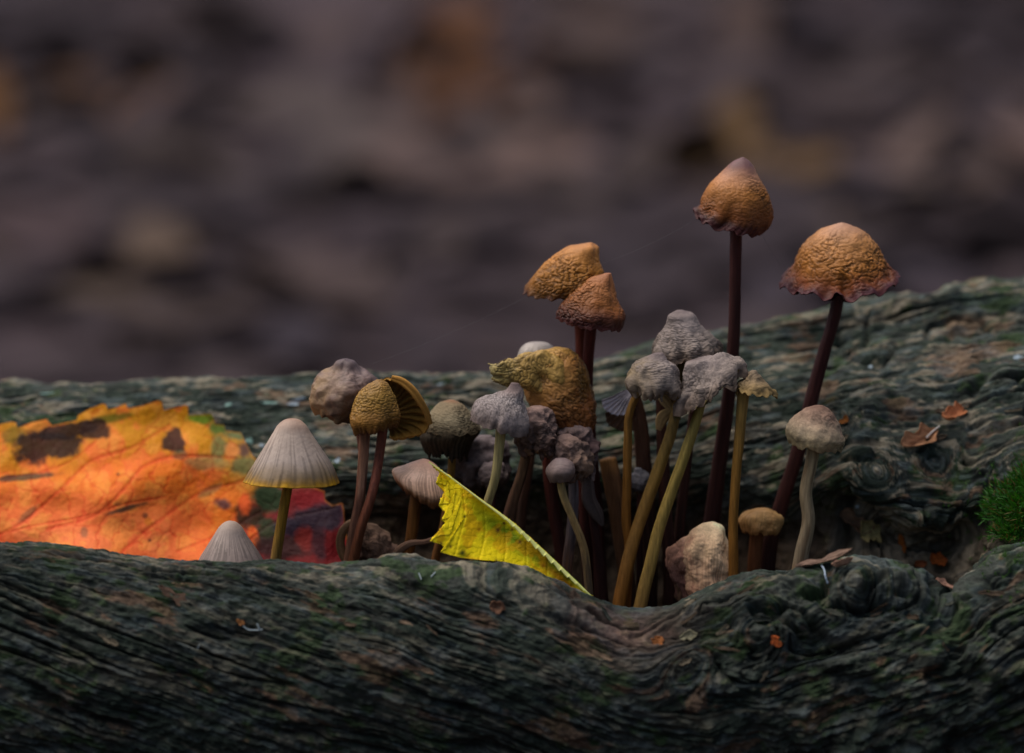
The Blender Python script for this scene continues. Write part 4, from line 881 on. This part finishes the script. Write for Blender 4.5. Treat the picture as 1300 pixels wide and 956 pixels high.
scrap('dead_leaf', 1088, 668, 50, 30, -35, (96, 74, 58), 'folded brown leaf scrap at the mouth of the dark cavity on the right', 'leaf', curl=.8, seed=4, lift=.06)
scrap('dead_leaf', 1103, 678, 28, 26, 20, (110, 100, 66), 'small olive leaf scrap in front of the dark cavity', 'leaf', curl=.5, seed=5, lift=.12)
scrap('dead_leaf', 1048, 716, 70, 14, 8, (112, 90, 76), 'long brown leaf strip behind the foot of the speckled stem', 'leaf', curl=.6, seed=6, lift=.05)
scrap('bark_chip', 1072, 722, 30, 9, -35, (172, 134, 112), 'curled pinkish tan bark chip on the ridge right of the speckled stem', 'bark chip', curl=1.4, seed=7, lift=.05)
scrap('bark_chip', 985, 813, 16, 8, -60, (216, 112, 58), 'bright orange bark chip in the gnarled hollow of the log front', 'bark chip', curl=.4, seed=8)
scrap('bark_chip', 836, 817, 16, 14, 60, (150, 92, 50), 'orange brown bark chip at the end of the log front crack', 'bark chip', curl=.5, seed=9)
scrap('bark_chip', 306, 789, 10, 6, -20, (206, 140, 84), 'tiny orange bark chip on the left front of the log', 'bark chip', curl=.4, seed=10)
scrap('bark_chip', 1191, 712, 22, 14, 10, (170, 86, 36), 'orange brown bark chip in the cavity near the moss', 'bark chip', curl=.5, seed=11)
scrap('bark_chip', 1147, 690, 26, 9, -70, (150, 82, 30), 'amber bark chip standing at the back of the cavity', 'bark chip', curl=.5, seed=12)
scrap('bark_chip', 1168, 715, 16, 8, 0, (150, 84, 50), 'small russet bark chip left of the orange brown one', 'bark chip', curl=.5, seed=13)
scrap('bark_chip', 1200, 744, 30, 10, 0, (178, 134, 112), 'pale pink bark chip on the lip of the cavity', 'bark chip', curl=.5, seed=14)
scrap('bark_chip', 631, 772, 18, 12, 0, (120, 86, 66), 'brown bark chip stuck in the long crack below the yellow leaf', 'bark chip', curl=.7, seed=15)
scrap('bark_chip', 875, 808, 22, 8, 10, (140, 134, 108), 'pale olive bark chip right of the orange brown chip', 'bark chip', curl=.6, seed=16)
scrap('bark_chip', 222, 756, 46, 14, -20, (108, 84, 68), 'flat brown bark flake on the left front of the log', 'bark chip', curl=.2, seed=17, lift=.0)
scrap('bark_chip', 1072, 535, 12, 10, 0, (150, 90, 40), 'small orange speck of bark in the dark notch behind the beige cap', 'bark chip', curl=.4, seed=18)
for k, (a, b, l_, w_, an) in enumerate(((345, 512, 30, 5, 8), (378, 507, 22, 4, 10), (372, 513, 16, 4, 0), (316, 560, 12, 8, 0), (332, 566, 6, 5, 0), (428, 585, 8, 6, 30), (290, 514, 10, 4, 0), (1293, 455, 14, 8, 0), (560, 488, 16, 4, 0), (60, 500, 18, 4, 0), (1105, 466, 5, 5, 0), (1088, 643, 4, 4, 0), (660, 488, 20, 4, 0), (225, 535, 14, 4, 0))):
    scrap('lichen_flake', a, b, l_, w_, an, (150, 164, 172) if k % 3 else (120, 150, 140), None, None, curl=.1, seed=20 + k, mat=M_pale, parent=Mlog, lift=.01, n=12, m=7)
rs = np.random.default_rng(11)
for k in range(46):
    if k < 24: a, b, an = rs.uniform(860, 1290), rs.uniform(745, 860), rs.uniform(-10, 60)
    elif k < 36: a, b, an = rs.uniform(20, 840), rs.uniform(770, 860), rs.uniform(-34, -16)
    else: a, b, an = rs.uniform(960, 1290), rs.uniform(430, 600), rs.uniform(0, 25)
    scrap('wood_splinter', a, b, rs.uniform(14, 34), rs.uniform(2.5, 6), an, [(88, 80, 66), (74, 62, 50), (64, 66, 58), (100, 84, 68)][k % 4], None, None, curl=.5, seed=60 + k, mat=M_capdry, parent=Mlog, lift=.012, n=14, m=6)
# white fungus threads
def thread(pts, rad, label, name='white_thread', lift=.03, colr=(128, 140, 144), cat='thread', group=None):
    P3 = []
    for (a, b) in pts:
        p, nr = on_log(a, b); P3.append(p + nr * lift)
    P3 = spl(P3, 24)
    o = empty(name, P3[0], label, cat, group)
    tube3(P3, rad, colr, o, 'strand')
    return o
def tube3(c, rad, colr, parent, name, n=6, mat=None):
    T = np.gradient(c, axis=0); T /= np.maximum(np.linalg.norm(T, axis=1, keepdims=True), 1e-9)
    ref = np.array([0.1, 1, .2]); A = np.cross(T, ref); A /= np.linalg.norm(A, axis=1, keepdims=True); B = np.cross(T, A)
    ph = np.linspace(0, 2 * math.pi, n, endpoint=False)
    R = rad * (1 + .3 * np.sin(np.arange(len(c)) * 2.1))[:, None, None]
    g = c[:, None] + (A[:, None] * np.cos(ph)[None, :, None] + B[:, None] * np.sin(ph)[None, :, None]) * R
    return mesh(name, g.reshape(-1, 3), gfaces(len(c), n, True), np.broadcast_to(lin(colr), (len(c) * n, 3)), mat or M_web, parent)
thread([(309, 796), (316, 799), (324, 800), (333, 801)], .012, 'short white branching thread on the left front of the log beside an orange speck')
thread([(327, 792), (329, 797), (330, 801)], .012, 'tiny upright white thread crossing the short branching one')
thread([(250, 824), (254, 819)], .010, 'tiny pale thread lowest on the left front of the log')
thread([(532, 729), (534, 737)], .009, 'tiny white thread on the ridge below the yellow leaf tip')
thread([(546, 734), (553, 728)], .009, 'tiny slanting white thread right of the other below the yellow leaf')
thread([(1042, 719), (1046, 727), (1047, 733), (1051, 741)], .014, 'white fungus thread on the ridge by the speckled stem foot', colr=(130, 144, 158))
def web(a, Ya, b, Yb, label, rad=.0011, sag=.05, c=(62, 58, 60)):
    A, B = P(a[0], a[1], Ya), P(b[0], b[1], Yb); t = np.linspace(0, 1, 30)[:, None]
    L_ = A * (1 - t) + B * t; L_[:, 2] -= (sag * 4 * t * (1 - t))[:, 0]
    o = empty('spider_thread', A, label, 'spider thread', 'spider threads between the mushrooms')
    tube3(L_, rad, c, o, 'strand', 5)
web((472, 462), .25, (668, 377), 1.0, 'faint spider thread from the left trio up to the rust pair')
web((762, 335), 1.0, (879, 281), .95, 'faint spider thread from the rust pair up to the tallest mushroom')
web((966, 296), .95, (1000, 350), .9, 'faint spider thread between the tallest mushroom and the domed right one', sag=.02)
web((1048, 650), -.2, (1016, 540), -.3, 'faint spider thread hanging beside the speckled stem', sag=.02)

# ------------------------------------------------------------------ moss cushion
mc = P(1312, 652, -.1); rng = np.random.default_rng(3)
MV, MF, MC = [], [], []; off = 0
NB = 11000
for k in range(NB):
    th_ = rng.uniform(0, 2 * math.pi); cz = rng.uniform(-.25, 1)
    cen, rad_ = ((mc, 1.0), (mc + np.array([.05, .1, .42]), .55), (mc + np.array([-.25, -.25, -.28]), .55), (mc + np.array([.3, -.3, .2]), .8))[k % 4 if k % 3 else 0]
    d = np.array([math.cos(th_) * math.sqrt(1 - cz**2), math.sin(th_) * math.sqrt(1 - cz**2), cz])
    b = cen + d * np.array([.66, .62, .50]) * rad_ * rng.uniform(.55, 1.0) * (1 + .25 * math.sin(3 * th_))
    d2 = d + rng.normal(0, .45, 3) + np.array([0, 0, .25]); d2 /= np.linalg.norm(d2)
    ln = rng.uniform(.05, .15); wd = rng.uniform(.006, .012)
    sd_ = np.cross(d2, rng.normal(0, 1, 3)); sd_ /= np.linalg.norm(sd_)
    bend = np.cross(sd_, d2) * ln * rng.uniform(-.3, .3)
    pts = [b - sd_ * wd, b + sd_ * wd, b + d2 * ln * .5 + bend * .4 + sd_ * wd * .8, b + d2 * ln * .5 + bend * .4 - sd_ * wd * .8, b + d2 * ln + bend]
    MV += pts; MF += [(off, off+1, off+2), (off, off+2, off+3), (off+3, off+2, off+4)]; off += 5
    c0 = lin((46, 102, 14)) * rng.uniform(.45, 1.2) * np.array([rng.uniform(.7, 1.3), 1, 1])
    if rng.random() < .12: c0 = lin((112, 92, 40)) * rng.uniform(.5, 1)
    MC += [c0 * .6] * 2 + [c0] * 3
for k in range(240):                                    # stray shoots creeping over the wood round the tuft
    a, b = 1300 + rng.normal(-14, 32), 640 + rng.normal(10, 42)
    p0, n0 = on_log(min(a, 1340), b)
    for _ in range(7):
        d2 = n0 + rng.normal(0, .5, 3) + np.array([0, 0, .4]); d2 /= np.linalg.norm(d2)
        ln = rng.uniform(.04, .10); wd = rng.uniform(.005, .010); b0 = p0 + rng.normal(0, .02, 3)
        sd_ = np.cross(d2, rng.normal(0, 1, 3)); sd_ /= np.linalg.norm(sd_)
        MV += [b0 - sd_ * wd, b0 + sd_ * wd, b0 + d2 * ln]; MF += [(off, off + 1, off + 2)]; off += 3
        MC += [lin((60, 104, 24)) * rng.uniform(.5, 1.2)] * 3
tag(mesh('moss', np.array(MV), np.array(MF), np.array(MC), M_moss, smooth=False), 'bright green moss tuft growing on the right edge of the log', 'moss', kind='stuff')
